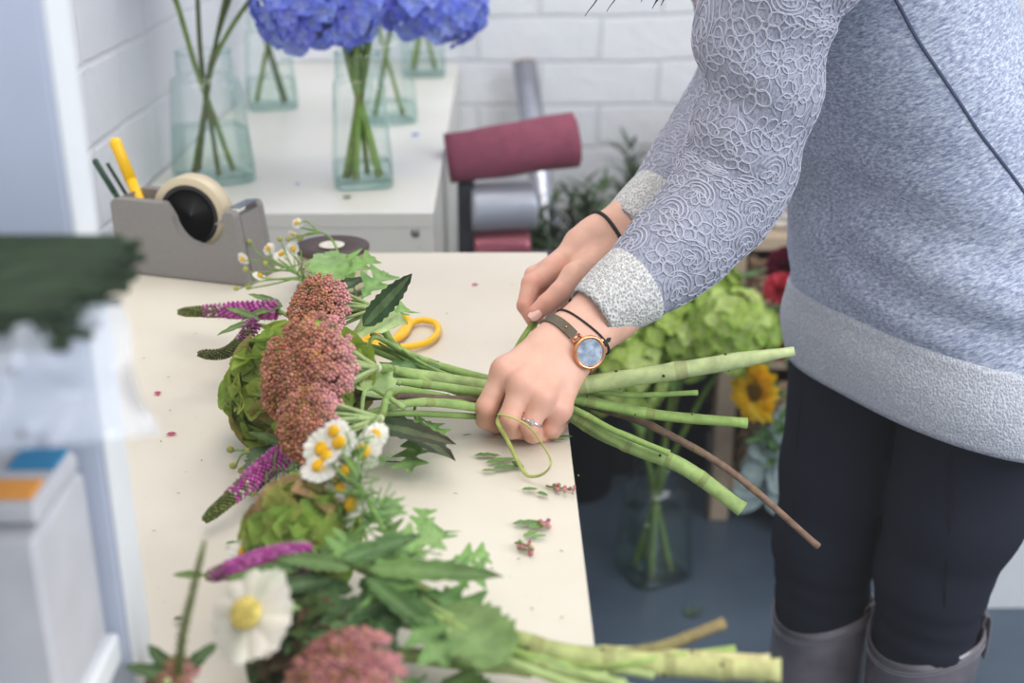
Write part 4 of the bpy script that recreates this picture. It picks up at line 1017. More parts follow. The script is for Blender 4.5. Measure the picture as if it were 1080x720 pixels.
# hydrangeas
hc2 = A_(322,566,.045)
rt = lying('hydrangea','green hydrangea with reddish edges behind near purple spike','flower', [(330,572,.04),(420,610,.04),(560,680,.04),(700,700,.03),(824,707,.035)], [.0034,.0042,.0058,.0066,.0062], (c(140,168,86),c(214,212,140)), 8)
m = MB(); hyd_head(m, hc2, .034, (-.5,-.2,.85), 58, .0165, [c(154,184,84),c(138,168,72),c(178,194,98),c(160,132,92),c(168,172,88)], c(170,180,90), .5); m.build('flower_head', M['petal'], rt)
for (x, y, h, d, up, ln, w, k1) in ((505,650,.045,(-.55,.5,.1),(0,-.5,1),.0001,.0001,G1),):
    pass
hc3 = A_(330,690,.022)
rt = lying('hydrangea','dark green hydrangea between near daisy and pink sedum','flower', [(330,676,.03),(430,690,.03),(560,705,.03),(640,716,.03)], [.003,.0036,.004], (G1,G2), 3)
m = MB(); hyd_head(m, hc3, .029, (-.3,-.3,.9), 44, .017, [c(78,100,50),c(66,88,44),c(96,90,52),c(92,70,50)], c(90,100,56), .6); m.build('flower_head', M['petal'], rt)
# big toothed leaf and lance leaves on their stems
rt = lying('leafy_branch','broad toothed green leaves and stems in near bouquet','branch', [(440,630,.05),(500,665,.045),(570,700,.035),(660,722,.03)], [.002,.0028,.003], (G1,G2), 3)
for (x, y, h, d, ln, w, k1, k2, kd, cu) in ((535,698,.048,(-.62,.75,.12),.062,.058,c(112,142,76),c(136,164,96),'ovate',.12),(440,640,.05,(-.6,.5,.1),.05,.034,c(70,104,50),c(90,124,62),'ovate',.2),(470,715,.02,(.3,-.4,.05),.05,.04,c(110,140,72),None,'ovate',.1),(395,640,.05,(-.5,-.5,.1),.05,.024,c(58,92,46),None,'ovate',.2),(420,668,.04,(-.8,.2,.1),.045,.028,c(60,94,48),None,'ovate',.2),(345,640,.045,(-.3,-.8,.2),.045,.026,c(64,92,46),c(50,76,40),'ovate',.3),(372,622,.05,(-.9,-.1,.2),.045,.020,c(72,106,54),c(60,90,46),'ovate',.2),(338,618,.055,(.3,-.9,.1),.034,.026,c(70,104,52),c(84,118,60),'ovate',.3),(385,590,.06,(-.8,.5,.1),.04,.024,c(92,126,66),None,'ovate',.2),(352,652,.05,(.8,.3,.2),.04,.026,c(58,90,44),None,'ovate',.25),(415,600,.06,(.2,.8,.1),.04,.028,c(88,128,64),c(104,142,78),'ovate',.2),(400,675,.045,(.2,.8,.2),.04,.03,c(66,102,50),None,'ovate',.2)):
    m = MB(); leaf(m, A_(x,y,h), d, (0,-.4,1), ln, w, k1, k2, kd, cu, 16); m.build('leaf', M['plant'], rt)
rt = lying('leafy_branch','long dark lance leaves crossing top of near bouquet','branch', [(395,592,.07),(440,640,.055),(540,695,.035),(640,716,.03)], [.002,.0026,.0028], (G1,G2), 4)
for (x, y, h, d, ln, w, k1, k2, cu) in ((388,600,.072,(.97,-.02,-.02),.080,.020,c(104,140,66),c(74,104,48),.06),(360,590,.075,(.85,.3,.12),.050,.017,c(84,122,64),c(70,104,56),.0),(385,608,.07,(.7,-.6,-.2),.075,.016,c(72,108,48),c(60,92,42),.15),(370,600,.07,(-.8,.2,.1),.05,.016,c(92,122,62),None,.2),(410,625,.06,(.6,-.7,.1),.05,.018,c(74,112,54),None,.25),(350,612,.06,(-.9,-.3,.1),.05,.016,c(54,82,42),None,.15),(400,655,.05,(.2,-.9,.05),.05,.02,c(50,84,42),None,.2)):
    m = MB(); leaf(m, A_(x,y,h), d, (0,-.5,1), ln, w, k1, k2, 'lance', cu, 16); m.build('leaf', M['plant'], rt)
foliage('bright lobed foliage at the upper right of near bouquet', [(462,560,.05),(430,600,.05),(470,650,.045),(540,690,.035)], [(440,566,.055,(.1,.8,.1),.032,.02,LG),(455,578,.05,(.2,.8,0),.036,.026,LG2),(470,592,.045,(.8,.3,0),.03,.022,LG),(425,590,.06,(-.3,.8,.2),.04,.026,LG),(405,560,.07,(.0,.9,.1),.04,.026,c(120,168,84)),(455,605,.05,(.7,.0,.0),.035,.028,LG2),(440,622,.05,(.8,-.4,0),.045,.03,LG2),(372,562,.07,(.5,.5,.1),.04,.024,LG2)], .0014, FBQ)
foliage('darker lobed foliage low among near bouquet stems', [(420,690,.03),(480,700,.03),(560,712,.02)], [(380,640,.06,(.5,.6,.2),.05,.036,c(110,156,70)),(410,620,.065,(-.3,.8,.2),.042,.03,c(120,164,80)),(350,600,.07,(.2,.9,.2),.04,.03,c(104,150,66)),(430,650,.055,(.3,-.6,.1),.05,.034,c(96,142,62)),(395,585,.07,(.9,.4,.1),.045,.03,c(126,168,84)),(425,690,.03,(-.7,-.4,.1),.04,.03,c(70,118,52)),(450,712,.025,(-.5,-.7,.1),.04,.03,c(84,132,58)),(455,680,.035,(.6,.5,.1),.035,.025,LG2)], .0016, FBQ)
# stalks that make up the near bunch
for (pts, rad, cl, nd, lab) in (
    ([(425,640,.055),(520,690,.04),(640,735,.03)],[.0026,.0028],(c(150,180,104),G2),2,'pale stem running steepest down through the near bunch'),
    ([(402,684,.03),(470,690,.03),(640,690,.03),(700,694,.03),(812,701,.036)],[.0022,.003,.005,.0056,.0056],(c(166,192,116),c(226,214,150)),6,'thick pale yellow stalk, lowest of the near bunch'),
    ([(440,655,.04),(560,696,.035),(680,686,.035),(763,657,.04)],[.002,.003,.0034,.0034],(c(130,146,76),c(156,134,88)),6,'brownish jointed stalk sticking up right of near bunch'),
    ([(470,620,.05),(530,665,.045),(600,705,.035),(700,735,.03)],[.0016,.0018,.002],(c(140,172,90),G2),2,'thin upper green stem of the near bunch'),
    ([(400,690,.028),(520,705,.026),(640,706,.026),(720,700,.03),(806,712,.03)],[.0022,.003,.0036,.004],(c(150,180,100),c(200,206,128)),5,'green yellow stalk along underside of the near bunch')):
    rt = lying('cut_stem', lab, 'stem', pts, rad, cl, nd)
# chamomiles of the near bouquet
chamomile('white chamomile sprig with many open daisies between both bouquets', [(440,625,.05),(405,560,.075),(380,510,.09),(365,475,.095)], [(340,473,.10,1.15),(337,492,.095,1.15),(358,467,.105,1.1),(352,455,.11,1.0),(384,476,.095,1.2),(366,497,.09,1.15),(330,519,.075,1.1),(372,532,.075,1.35),(345,482,.1,1.0),(396,458,.1,.85),(360,515,.08,1.)], [(350,536,.07),(352,506,.085),(388,452,.1)], FBQ, R=.0112, rad=.0012, leafs=26, jitn=.35)
chamomile('small white chamomile peeking out beside near green hydrangea', [(330,600,.05),(290,585,.045),(268,582,.04)], [(258,583,.045,1.2),(285,550,.04,.9)], [(272,590,.04)], FBQ, R=.0095, leafs=6)

# ---- clippings on the table -------------------------------------------
CG = 'clippings scattered on the white table'
def clip(label, items, pink=None):
    m = MB(); mid = V3(ab(items[0][0], items[0][1], .003))
    for (x, y, d, ln, w, k1) in items: leaf(m, V3(ab(x,y,.0035)), d, (0,0,1), ln, w, k1, None, 'ovate', .05, 8)
    if pink:
        for (x, y) in pink:
            for _ in range(9): ball(m, V3(ab(x+random.uniform(-7,7),y+random.uniform(-4,4),random.uniform(.002,.007))), random.uniform(.0012,.002), jit(random.choice((c(190,110,120),c(206,134,140),c(150,160,84))),.15), tpl=ICO0)
            tube(m, [V3(ab(x-10,y-2,.002)), V3(ab(x+6,y+1,.003))], .0009, 5, 2, col=c(130,160,80))
    o = m.build('leaf_clipping', M['plant']); tag(o, label, 'clipping', CG); return o
D1, D2 = c(92,132,62), c(112,150,74)
clip('folded green leaf clippings under the raffia loop', [(500,480,(1,.05,0),.022,.009,D1),(512,488,(.9,.35,0),.028,.010,D2),(520,494,(1,.25,0),.022,.010,D1),(508,496,(1,.1,0),.012,.006,D2)])
clip('dark green leaf tip clipping at the raffia loop end', [(540,486,(.5,-.7,0),.016,.009,c(70,112,44))])
clip('small sprig clipping with pinkish buds right of raffia loop', [(550,516,(.9,.1,0),.013,.007,D1),(566,519,(.7,-.4,0),.010,.007,D1)], [(600,516),(586,514)])
clip('green leaf clipping beside the table edge, farther pair', [(540,552,(1,.12,0),.026,.010,D1),(556,556,(1,.15,0),.018,.008,D2)], [(574,552)])
clip('pink flower bud clipping lying nearest the table edge', [(552,566,(.6,.5,0),.014,.008,D2),(560,566,(.9,.2,0),.012,.006,D2)], [(553,574),(556,580)])
clip('sliver of green leaf below the gripping hand', [(572,464,(1,.1,0),.020,.006,c(96,134,66)),(585,461,(1,.2,0),.016,.007,c(80,124,56))])
clip('single green leaf scrap left of near bouquet', [(238,573,(.9,.3,0),.010,.005,D1)])
clip('dark sliver of leaf among bouquet shadows', [(404,487,(1,.02,0),.018,.004,c(70,100,50))])
clip('brown leaf crumb left of large daisy', [(183,653,(1,.3,0),.006,.006,c(96,84,40))])
clip('curled green shaving left of the gripping hand', [(488,459,(.8,.3,0),.008,.003,D1)])
PPK = 'pink petals fallen on the table'
for x, y, lab in ((166,416,'pink petal on table, left beside plastic bag'),(181,459,'pink petal on table, below the other left petal'),(501,301,'pink petal alone on table near far edge')): petal(x, y, T, .0045, c(214,110,140), lab, PPK)
for i, (x, y) in enumerate(((213,486),(150,378),(176,398),(205,352),(170,466),(330,300),(190,520),(160,560),(545,590),(590,580),(478,520),(520,600),(560,640),(470,470),(610,500),(595,650),(255,560),(180,433),(540,300),(470,330))):
    clip('tiny brown or green plant crumb on the white table', [(x,y,(random.uniform(-1,1),random.uniform(-1,1),0),.0035,.0018,random.choice((c(120,110,60),c(110,130,60),c(140,110,70))))]).name = 'plant_crumb'
# ================================================================== the person
def skin_mat():
    nt = NT('skin'); p = nt.n('ShaderNodeBsdfPrincipled'); setin(p, 'Roughness', .48); setin(p, 'Specular IOR Level', .4)
    setin(p, 'Subsurface Weight', .12); setin(p, 'Subsurface Radius', (1.,.35,.2)); setin(p, 'Subsurface Scale', .004)
    at = nt.n('ShaderNodeAttribute', _attribute_name='Col'); co = coords(nt)
    nz = nt.n('ShaderNodeTexNoise', Scale=70., Detail=3.); nt.l(co, nz.inputs['Vector'])
    mr = nt.n('ShaderNodeMapRange'); setin(mr, 'From Min', .3); setin(mr, 'From Max', .7); setin(mr, 'To Min', .94); setin(mr, 'To Max', 1.05); nt.l(nz.outputs['Fac'], mr.inputs[0])
    mx = nt.n('ShaderNodeVectorMath', _operation='SCALE'); nt.l(at.outputs['Color'], mx.inputs[0]); nt.l(mr.outputs[0], mx.inputs['Scale']); nt.l(mx.outputs[0], p.inputs['Base Color'])
    n2 = nt.n('ShaderNodeTexNoise', Scale=420., Detail=2.); nt.l(co, n2.inputs['Vector']); bump(nt, n2.outputs['Fac'], .12, .0008, p); nt.surf(p.outputs[0]); return nt.m
def knit_mat(name, dark, mid, light, rough=.9, stretch=(1,1,4.), sc=70., rot=(0,.5,.3), bmp=.4):
    nt = NT(name); p = nt.n('ShaderNodeBsdfPrincipled'); setin(p, 'Roughness', rough); setin(p, 'Specular IOR Level', .15); setin(p, 'Sheen Weight', .15)
    co = coords(nt, (1,1,1), rot); mp = nt.n('ShaderNodeMapping'); mp.inputs['Scale'].default_value = stretch; nt.l(co, mp.inputs[0])
    n1 = nt.n('ShaderNodeTexNoise', Scale=sc, Detail=5., Roughness=.75); nt.l(mp.outputs[0], n1.inputs['Vector'])
    n2 = nt.n('ShaderNodeTexNoise', Scale=5., Detail=2.); nt.l(co, n2.inputs['Vector'])
    ad = nt.n('ShaderNodeMath', _operation='MULTIPLY_ADD'); ad.inputs[1].default_value = .16; nt.l(n2.outputs['Fac'], ad.inputs[0]); nt.l(n1.outputs['Fac'], ad.inputs[2])
    r = ramp(nt, ad.outputs[0], [(.42, dark), (.58, mid), (.74, light)]); nt.l(r.outputs[0], p.inputs['Base Color'])
    bump(nt, n1.outputs['Fac'], bmp, .003, p); nt.surf(p.outputs[0]); return nt.m
def rib_mat(name, a, b):
    nt = NT(name); p = nt.n('ShaderNodeBsdfPrincipled'); setin(p, 'Roughness', .95); setin(p, 'Specular IOR Level', .1)
    co = coords(nt); vo = nt.n('ShaderNodeTexVoronoi', Scale=520.); mp = nt.n('ShaderNodeMapping'); mp.inputs['Scale'].default_value = (1,1,.7); nt.l(co, mp.inputs[0]); nt.l(mp.outputs[0], vo.inputs['Vector'])
    r = ramp(nt, vo.outputs['Distance'], [(.15, b), (.75, a)]); nt.l(r.outputs[0], p.inputs['Base Color'])
    iv = nt.n('ShaderNodeMath', _operation='MULTIPLY'); iv.inputs[1].default_value = -1; nt.l(vo.outputs['Distance'], iv.inputs[0]); bump(nt, iv.outputs[0], .7, .002, p); nt.surf(p.outputs[0]); return nt.m
def lace_mat():
    nt = NT('grey_lace'); p = nt.n('ShaderNodeBsdfPrincipled'); setin(p, 'Roughness', .9); setin(p, 'Specular IOR Level', .15)
    co = coords(nt, (1,1,.62), (0,.6,.2)); nz = nt.n('ShaderNodeTexNoise', Scale=26., Detail=1.); nt.l(co, nz.inputs['Vector'])
    sc = nt.n('ShaderNodeVectorMath', _operation='SCALE'); sc.inputs['Scale'].default_value = .02; nt.l(nz.outputs['Color'], sc.inputs[0])
    av = nt.n('ShaderNodeVectorMath', _operation='ADD'); nt.l(co, av.inputs[0]); nt.l(sc.outputs[0], av.inputs[1])
    def vor(scale, feat, rnd=1.):
        v = nt.n('ShaderNodeTexVoronoi', _feature=feat, Scale=scale); setin(v, 'Randomness', rnd); nt.l(av.outputs[0], v.inputs['Vector']); return v.outputs['Distance']
    def band(x, lo, hi):
        m_ = nt.n('ShaderNodeMapRange', _interpolation_type='SMOOTHSTEP'); setin(m_, 'From Min', lo); setin(m_, 'From Max', hi); setin(m_, 'To Min', 1.); setin(m_, 'To Max', 0.); nt.l(x, m_.inputs[0]); return m_.outputs[0]
    e1 = band(vor(105., 'DISTANCE_TO_EDGE'), .01, .10)           # petal outlines
    f1 = vor(34., 'F1')                                          # scrolls: rings round each flower centre
    sn = nt.n('ShaderNodeMath', _operation='SINE'); ml = nt.n('ShaderNodeMath', _operation='MULTIPLY'); ml.inputs[1].default_value = 19.; nt.l(f1, ml.inputs[0]); nt.l(ml.outputs[0], sn.inputs[0])
    e2 = band(sn.outputs[0], -.99, -.75)
    mxx = nt.n('ShaderNodeMath', _operation='MAXIMUM'); nt.l(e1, mxx.inputs[0]); nt.l(e2, mxx.inputs[1])
    n3 = nt.n('ShaderNodeTexNoise', Scale=500., Detail=2.); nt.l(co, n3.inputs['Vector'])
    base_ = ramp(nt, n3.outputs['Fac'], [(.35, c(132,134,150)), (.65, c(166,168,182))])
    mx = nt.n('ShaderNodeMix', _data_type='RGBA'); nt.l(mxx.outputs[0], mx.inputs[0]); nt.l(base_.outputs[0], mx.inputs[6]); mx.inputs[7].default_value = (*c(164,166,181),1)
    nt.l(mx.outputs[2], p.inputs['Base Color'])
    ad = nt.n('ShaderNodeMath', _operation='MULTIPLY_ADD'); ad.inputs[1].default_value = .15; nt.l(n3.outputs['Fac'], ad.inputs[0]); nt.l(mxx.outputs[0], ad.inputs[2])
    fb = vor(58., 'SMOOTH_F1'); a2 = nt.n('ShaderNodeMath', _operation='MULTIPLY_ADD'); a2.inputs[1].default_value = -1.1; nt.l(fb, a2.inputs[0]); nt.l(ad.outputs[0], a2.inputs[2]); ad = a2
    bump(nt, ad.outputs[0], .6, .0015, p); nt.surf(p.outputs[0]); return nt.m
M['skin'] = skin_mat()
M['knit'] = knit_mat('heather_knit', c(112,120,148), c(168,176,198), c(222,227,237), sc=170., stretch=(.8,1.6,2.6), rot=(0,.45,.25), bmp=.25)
M['hem'] = rib_mat('looped_hem', c(214,216,222), c(176,178,188)); M['cuff'] = rib_mat('looped_cuff', c(224,222,218), c(158,156,158))
M['lace'] = lace_mat(); M['lace_cord'] = mat('lace_cord', c(184,184,197), .9, var=.08, nscale=200, spec=.15)
M['legging'] = mat('dark_legging', c(40,43,54), .9, var=.06, nscale=500, bmp=.08, spec=.12)
M['boot'] = mat('dark_leather', c(112,106,112), .24, var=.4, nscale=18, bmp=.25, coat=.15)
M['stitch'] = mat('grey_stitch', c(140,138,145), .8); M['sole'] = mat('boot_sole', c(30,28,28), .7)
M['hair'] = mat('dark_brown_hair', c(50,36,34), .45, var=.3, nscale=90)
M['nail'] = mat('nail', c(232,184,168), .25, coat=.4)

FW = unit((-.9,-.43,0)); LT = np.array([-FW[1]*-1*-1, 0, 0]); LT = np.array([-FW[1], FW[0], 0.])   # forward, her left
person = thing('person', (.45,1.25,0), 'person in grey lace sleeved sweater and dark leggings arranging flowers', 'person')
SKIN, PINK = c(220,172,150), c(214,136,120)

# --- hands and forearms: one distance field each --------------------------
def hand_field(wr_side, forearm, mcs, fingers, extra, hw):
    # forearm: list of (point, r, half spread); mcs: list of (a,b,ra,rb); fingers: lists of (p,r)
    def fn(G):
        F = None
        for i in range(len(forearm)-1):
            (a, ra, sa), (b, rb, sb) = forearm[i], forearm[i+1]
            for s in (-1,0,1):
                d = cone(G, V3(a)+wr_side*sa*s, V3(b)+wr_side*sb*s, ra, rb); F = d if F is None else smin(F, d, .008)
        for a, b, ra, rb in mcs: F = smin(F, cone(G, a, b, ra, rb), .009)
        for e in extra: F = smin(F, e(G), .007)
        FF = None
        for ch in fingers:
            f = None
            for i in range(len(ch)-1):
                (a, ra), (b, rb) = ch[i], ch[i+1]; d = cone(G, a, b, ra, rb); f = d if f is None else smin(f, d, .0022)
            FF = f if FF is None else smin(FF, f, .0008)
        return smin(F, FF, .0075)
    return fn
def hand_mesh(fn, pts, pinks, h=.0014, pad=.04):
    P = np.array([V3(p) for p in pts]); V, F = nets(fn, P.min(0)-pad, P.max(0)+pad, h)
    q = np.array([V3(p) for p, _ in pinks]); rr = np.array([r for _, r in pinks]); W = np.exp(-(np.linalg.norm(V[:,None]-q[None],axis=2)/rr)**2).max(1)
    return V, F, W
# left (near) hand
lw_side = unit(L(575,336,1.05)-L(625,390,1.05))
LFA = [(V3(L(672,304,1.078)), .021, .010), (V3(L(640,328,1.066)), .0185, .0095), (V3(L(603,361,1.050)), .0165, .0098), (V3(L(588,376,1.042)), .0155, .0120)]
li, lm, lr, lp_ = (V3(L(533,391,1.024)), V3(L(551,405,1.012)), V3(L(571,419,1.012)), V3(L(589,431,1.022)))
wr = V3(L(592,372,1.044))
lmc = [(wr+lw_side*.016, li, .0125, .0108), (wr+lw_side*.006, lm, .0125, .0108), (wr-lw_side*.005, lr, .0125, .0104), (wr-lw_side*.015, lp_, .0125, .0100)]
lf = [[(li,.0102),(V3(L(514,428,1.020)),.0094),(V3(L(512,441,1.034)),.0088),(V3(L(523,447,1.050)),.0080),(V3(L(544,440,1.066)),.0070)],
      [(lm,.0100),(V3(L(537,440,1.006)),.0090),(V3(L(540,452,1.022)),.0086),(V3(L(552,454,1.040)),.0078),(V3(L(568,444,1.056)),.0068)],
      [(lr,.0096),(V3(L(559,449,1.010)),.0086),(V3(L(562,457,1.026)),.0082),(V3(L(574,457,1.040)),.0074),(V3(L(588,446,1.053)),.0064)],
      [(lp_,.0088),(V3(L(580,450,1.026)),.0078),(V3(L(582,455,1.040)),.0072),(V3(L(588,450,1.052)),.0064),(V3(L(595,441,1.058)),.0056)]]
lth = [(V3(L(575,384,1.062)),.0135),(V3(L(540,388,1.078)),.0112),(V3(L(522,404,1.086)),.0098),(V3(L(520,424,1.084)),.0085)]
lf.append(lth)
lex = []
for mcp in (li, lm, lr, lp_): lex.append(lambda G, q=mcp: np.linalg.norm(G-(q-V3(CF)*.0003), axis=-1)-.0100)
lfn = hand_field(lw_side, LFA, lmc, lf, lex, 0)
pinks_l = [(p, .011) for p in (li, lm, lr, lp_)]+[(ch[1][0], .009) for ch in lf[:4]]+[(ch[-2][0], .009) for ch in lf]
HL = hand_mesh(lfn, [p for p, *_ in LFA]+[q for ch in lf for q, _ in ch], pinks_l, .0013, .024)
# right (far) hand
rw_side = unit(L(622,228,1.19)-L(655,262,1.19))
RFA = [(V3(L(705,205,1.215)), .020, .010), (V3(L(668,236,1.205)), .0185, .0095), (V3(L(637,253,1.190)), .0165, .0095), (V3(L(620,264,1.182)), .0150, .011)]
ri, rm, rr_, rp = V3(L(583,284,1.166)), V3(L(592,276,1.182)), V3(L(602,276,1.196)), V3(L(612,280,1.208))
rwr = V3(L(628,260,1.186))
rmc = [(rwr+rw_side*.008, ri, .0120, .0106), (rwr+rw_side*.012+V3(CF)*.004, rm, .012, .0100), (rwr+rw_side*.004+V3(CF)*.012, rr_, .012, .0098), (rwr+V3(CF)*.018, rp, .012, .0092),
       (rwr-rw_side*.012-V3(CF)*.004, V3(L(606,291,1.142)), .0135, .0115)]
rf = [[(ri,.0102),(V3(L(560,299,1.152)),.0090),(V3(L(554,322,1.144)),.0080),(V3(L(562,337,1.140)),.0070)],
      [(rm,.0098),(V3(L(563,290,1.174)),.0088),(V3(L(556,314,1.164)),.0080),(V3(L(566,334,1.156)),.0068)],
      [(rr_,.0094),(V3(L(578,290,1.194)),.0084),(V3(L(572,314,1.184)),.0076),(V3(L(582,330,1.176)),.0066)],
      [(rp,.0086),(V3(L(594,296,1.208)),.0076),(V3(L(590,314,1.200)),.0070),(V3(L(596,326,1.192)),.0060)],
      [(V3(L(606,291,1.142)),.0112),(V3(L(590,309,1.132)),.0102),(V3(L(577,320,1.128)),.0092),(V3(L(565,330,1.126)),.0078)]]
rex = [lambda G, q=ri: np.linalg.norm(G-(q+np.array([0,0,.001])), axis=-1)-.0102]
rfn = hand_field(rw_side, RFA, rmc, rf, rex, 0)
pinks_r = [(ri,.012),(rf[0][1][0],.012),(rf[0][2][0],.012),(rf[0][3][0],.013),(rf[4][2][0],.012),(rf[4][3][0],.015),(rf[4][1][0],.010)]
HR = hand_mesh(rfn, [p for p, *_ in RFA]+[q for ch in rf for q, _ in ch], pinks_r, .0014, .024)

# --- head / neck / core --------------------------------------------------
HC = np.array([.205,1.165,1.525]); Fh = unit((-.62,-.28,-.74)); Rh0 = unit(np.cross(Fh, (0,0,1))); Uh = np.cross(Rh0, Fh); HB_ = np.stack([Rh0, Fh, Uh], 1)
def hl(x, y, z): return HC+HB_ @ np.array([x,y,z])
NK0, NK1 = np.array([.315,1.222,1.335]), hl(0,-.035,-.075)
def head_fn(G):
    f = elli(G, hl(0,-.015,.025), (.074,.094,.088), HB_)
    f = smin(f, elli(G, hl(0,.030,-.045), (.056,.062,.066), HB_), .03); f = smin(f, elli(G, hl(0,.062,-.088), (.024,.022,.018), HB_), .02)
    f = smin(f, cone(G, hl(0,.078,.002), hl(0,.103,-.030), .007, .0105), .012)
    for s in (-1,1):
        f = smin(f, elli(G, hl(s*.036,.062,-.035), (.022,.018,.018), HB_), .02)
        e = np.linalg.norm(G-hl(s*.031,.094,.004), axis=-1)-.0125; f = np.maximum(f, -(e+.004)); f = np.minimum(f, np.linalg.norm(G-hl(s*.031,.074,.004), axis=-1)-.0115)
        f = smin(f, elli(G, hl(s*.074,-.005,-.012), (.008,.017,.030), HB_), .006); f = smin(f, elli(G, hl(s*.009,.094,-.036), (.007,.008,.006), HB_), .006)
    f = smin(f, elli(G, hl(0,.088,-.057), (.020,.008,.0045), HB_), .005); f = smin(f, elli(G, hl(0,.086,-.066), (.017,.008,.005), HB_), .004)
    f = smin(f, cone(G, NK0, NK1, .052, .05), .03)
    return smin(f, cone(G, NK0, NK0+np.array([.05,.02,-.08]), .05, .08), .04)
HV, HF = nets(head_fn, HC-.19+np.array([0,0,-.07]), HC+.17+np.array([.05,0,0]), .0045)
SECT = [(.748,.482,1.246,.130,.184),(.775,.481,1.246,.133,.187),(.80,.480,1.246,.134,.188),(.825,.478,1.245,.131,.185),(.845,.476,1.245,.131,.184),(.90,.470,1.243,.134,.184),(.95,.462,1.242,.129,.178),(1.0,.450,1.24,.120,.170),(1.05,.424,1.238,.114,.164),(1.1,.395,1.236,.112,.161),(1.15,.366,1.233,.108,.160),(1.2,.340,1.23,.106,.162),(1.25,.332,1.227,.117,.166),(1.29,.316,1.225,.104,.158),(1.32,.308,1.223,.085,.130),(1.345,.303,1.222,.066,.085),(1.36,.30,1.221,.056,.062)]
def sect(z):
    for i in range(len(SECT)-1):
        if SECT[i][0] <= z <= SECT[i+1][0]:
            t = (z-SECT[i][0])/(SECT[i+1][0]-SECT[i][0]); t2 = t; return [SECT[i][k]+(SECT[i+1][k]-SECT[i][k])*t2 for k in range(5)]
    return list(SECT[-1] if z > 1 else SECT[0])
BL, BR = V3(L(977,662,1.445)), V3(L(869,634,1.53))      # centres of the boot tops
BLf, BRf = np.array([BL[0]+.0,BL[1],0]), np.array([BR[0],BR[1],0])
HIPL, HIPR = np.array([.512,1.178,.80]), np.array([.418,1.315,.80])
SHL, SHR = np.array([.285,1.072,1.268]), np.array([.242,1.362,1.262])
EL, WLn = V3(L(774,190,1.10)), V3(L(628,338,1.062)); ER, WRn = V3(L(778,98,1.31)), V3(L(664,240,1.204))
def core_fn(G):
    f = elli(G, (.47,1.246,.86), (.08,.125,.11), np.stack([FW,LT,(0,0,1)],1)); f = smin(f, elli(G, (.40,1.238,1.10), (.07,.11,.16), np.stack([FW,LT,(0,0,1)],1)), .08)
    f = smin(f, cone(G, (.345,1.23,1.2), NK0-np.array([0,0,.02]), .07, .046), .05)
    for sh, e, w in ((SHL,EL,WLn),(SHR,ER,WRn)):
        f = smin(f, cone(G, V3((.33,1.225,1.29)), sh, .035, .028), .02); f = smin(f, cone(G, sh, e*.45+sh*.55+np.array([-.012,0,0]), .026, .028), .01); f = smin(f, cone(G, e*.45+sh*.55+np.array([-.012,0,0]), e, .028, .028), .01); f = smin(f, cone(G, e, w, .032, .021), .015)
    for hp, b, ft in ((HIPL,BL,BLf),(HIPR,BR,BRf)):
        f = smin(f, cone(G, hp, b, .068, .044), .04); f = smin(f, cone(G, b, ft+np.array([0,0,.07]), .044, .034), .02); f = smin(f, cone(G, ft+np.array([0,0,.06]), ft+FW*.12+np.array([0,0,.045]), .034, .026), .02)
    return f
CV, CFc = nets(core_fn, (.02,.98,.01), (.68,1.50,1.42), .011)
m = MB()
for V, F, W in (HL, HR):
    ww = np.array([W[f].mean() for f in np.array(F)]); m.add(V, F, cols=[lerp3(SKIN, PINK, .75*float(w)) for w in ww])
m.add(HV, HF, SKIN); m.add(CV, CFc, SKIN)
body = m.build('body', M['skin'], person)
# face details
m = MB()
for s in (-1,1):
    ball(m, hl(s*.031,.0775,.004), .0102, (.85,.85,.83), tpl=ICO2); ball(m, hl(s*.031,.0845,.003), .0048, c(70,50,36)); tube(m, [hl(s*.018,.090,.024), hl(s*.032,.090,.029), hl(s*.046,.080,.024)], [.0022,.0026,.0012], 6, 5, col=c(50,36,34))
m.build('eyes', M['bud'], person)
m = MB(); tube(m, [hl(-.021,.086,-.061), hl(-.008,.0955,-.059), hl(0,.0965,-.0605), hl(.008,.0955,-.059), hl(.021,.086,-.061)], [.002,.004,.0042,.004,.002], 8, 5, col=c(190,98,94)); m.build('lips', M['petal'], person)
# hair: cap plus long hanging strands
m = MB()
for k in range(620):
    a = rng.uniform(-PI, PI); e = rng.uniform(-.1,1.) ; n = np.array([math.sin(a)*math.sqrt(max(0,1-e*e)), -math.cos(a)*math.sqrt(max(0,1-e*e)), e])
    if n[1] > .45 and n[2] < .62: continue
    p0 = hl(*(np.array([.080,.100,.095])*n+np.array([0,-.015,.027]))); back = n[1] < .2
    side = -1 if n[0] < 0 else 1
    tgt = hl(side*.082, -.02 if n[1] > -.3 else -.07, -.05)+rng.normal(size=3)*.008
    end = tgt+np.array([.0,0,-1])*rng.uniform(.06,.15)+rng.normal(size=3)*.012
    midp = (p0+tgt)/2; o = midp-hl(0,-.015,.025); midp = hl(0,-.015,.025)+unit(o)*max(np.linalg.norm(o), .099)
    tube(m, [p0, midp, tgt, end], [.0050,.0055,.005,.001], 5, 5)
for px, py, d in ((697,6,1.13),(688,9,1.14),(676,2,1.12),(706,0,1.15),(617,17,1.06),(640,12,1.07),(668,-2,1.1),(700,-6,1.14)):
    e_ = V3(L(px,py,d)); s0 = hl(random.choice((-.075,.075)), .01, .02) ; s0 = hl(-.078,-.01,-.0)
    tube(m, [s0, s0*.45+e_*.55+np.array([.015,0,.04]), e_*.9+s0*.1+np.array([.004,0,0]), e_], [.004,.0034 if px > 660 else .0014,.0022 if px > 660 else .0008,.0003], 5, 8)
m.build('hair', M['hair'], person)
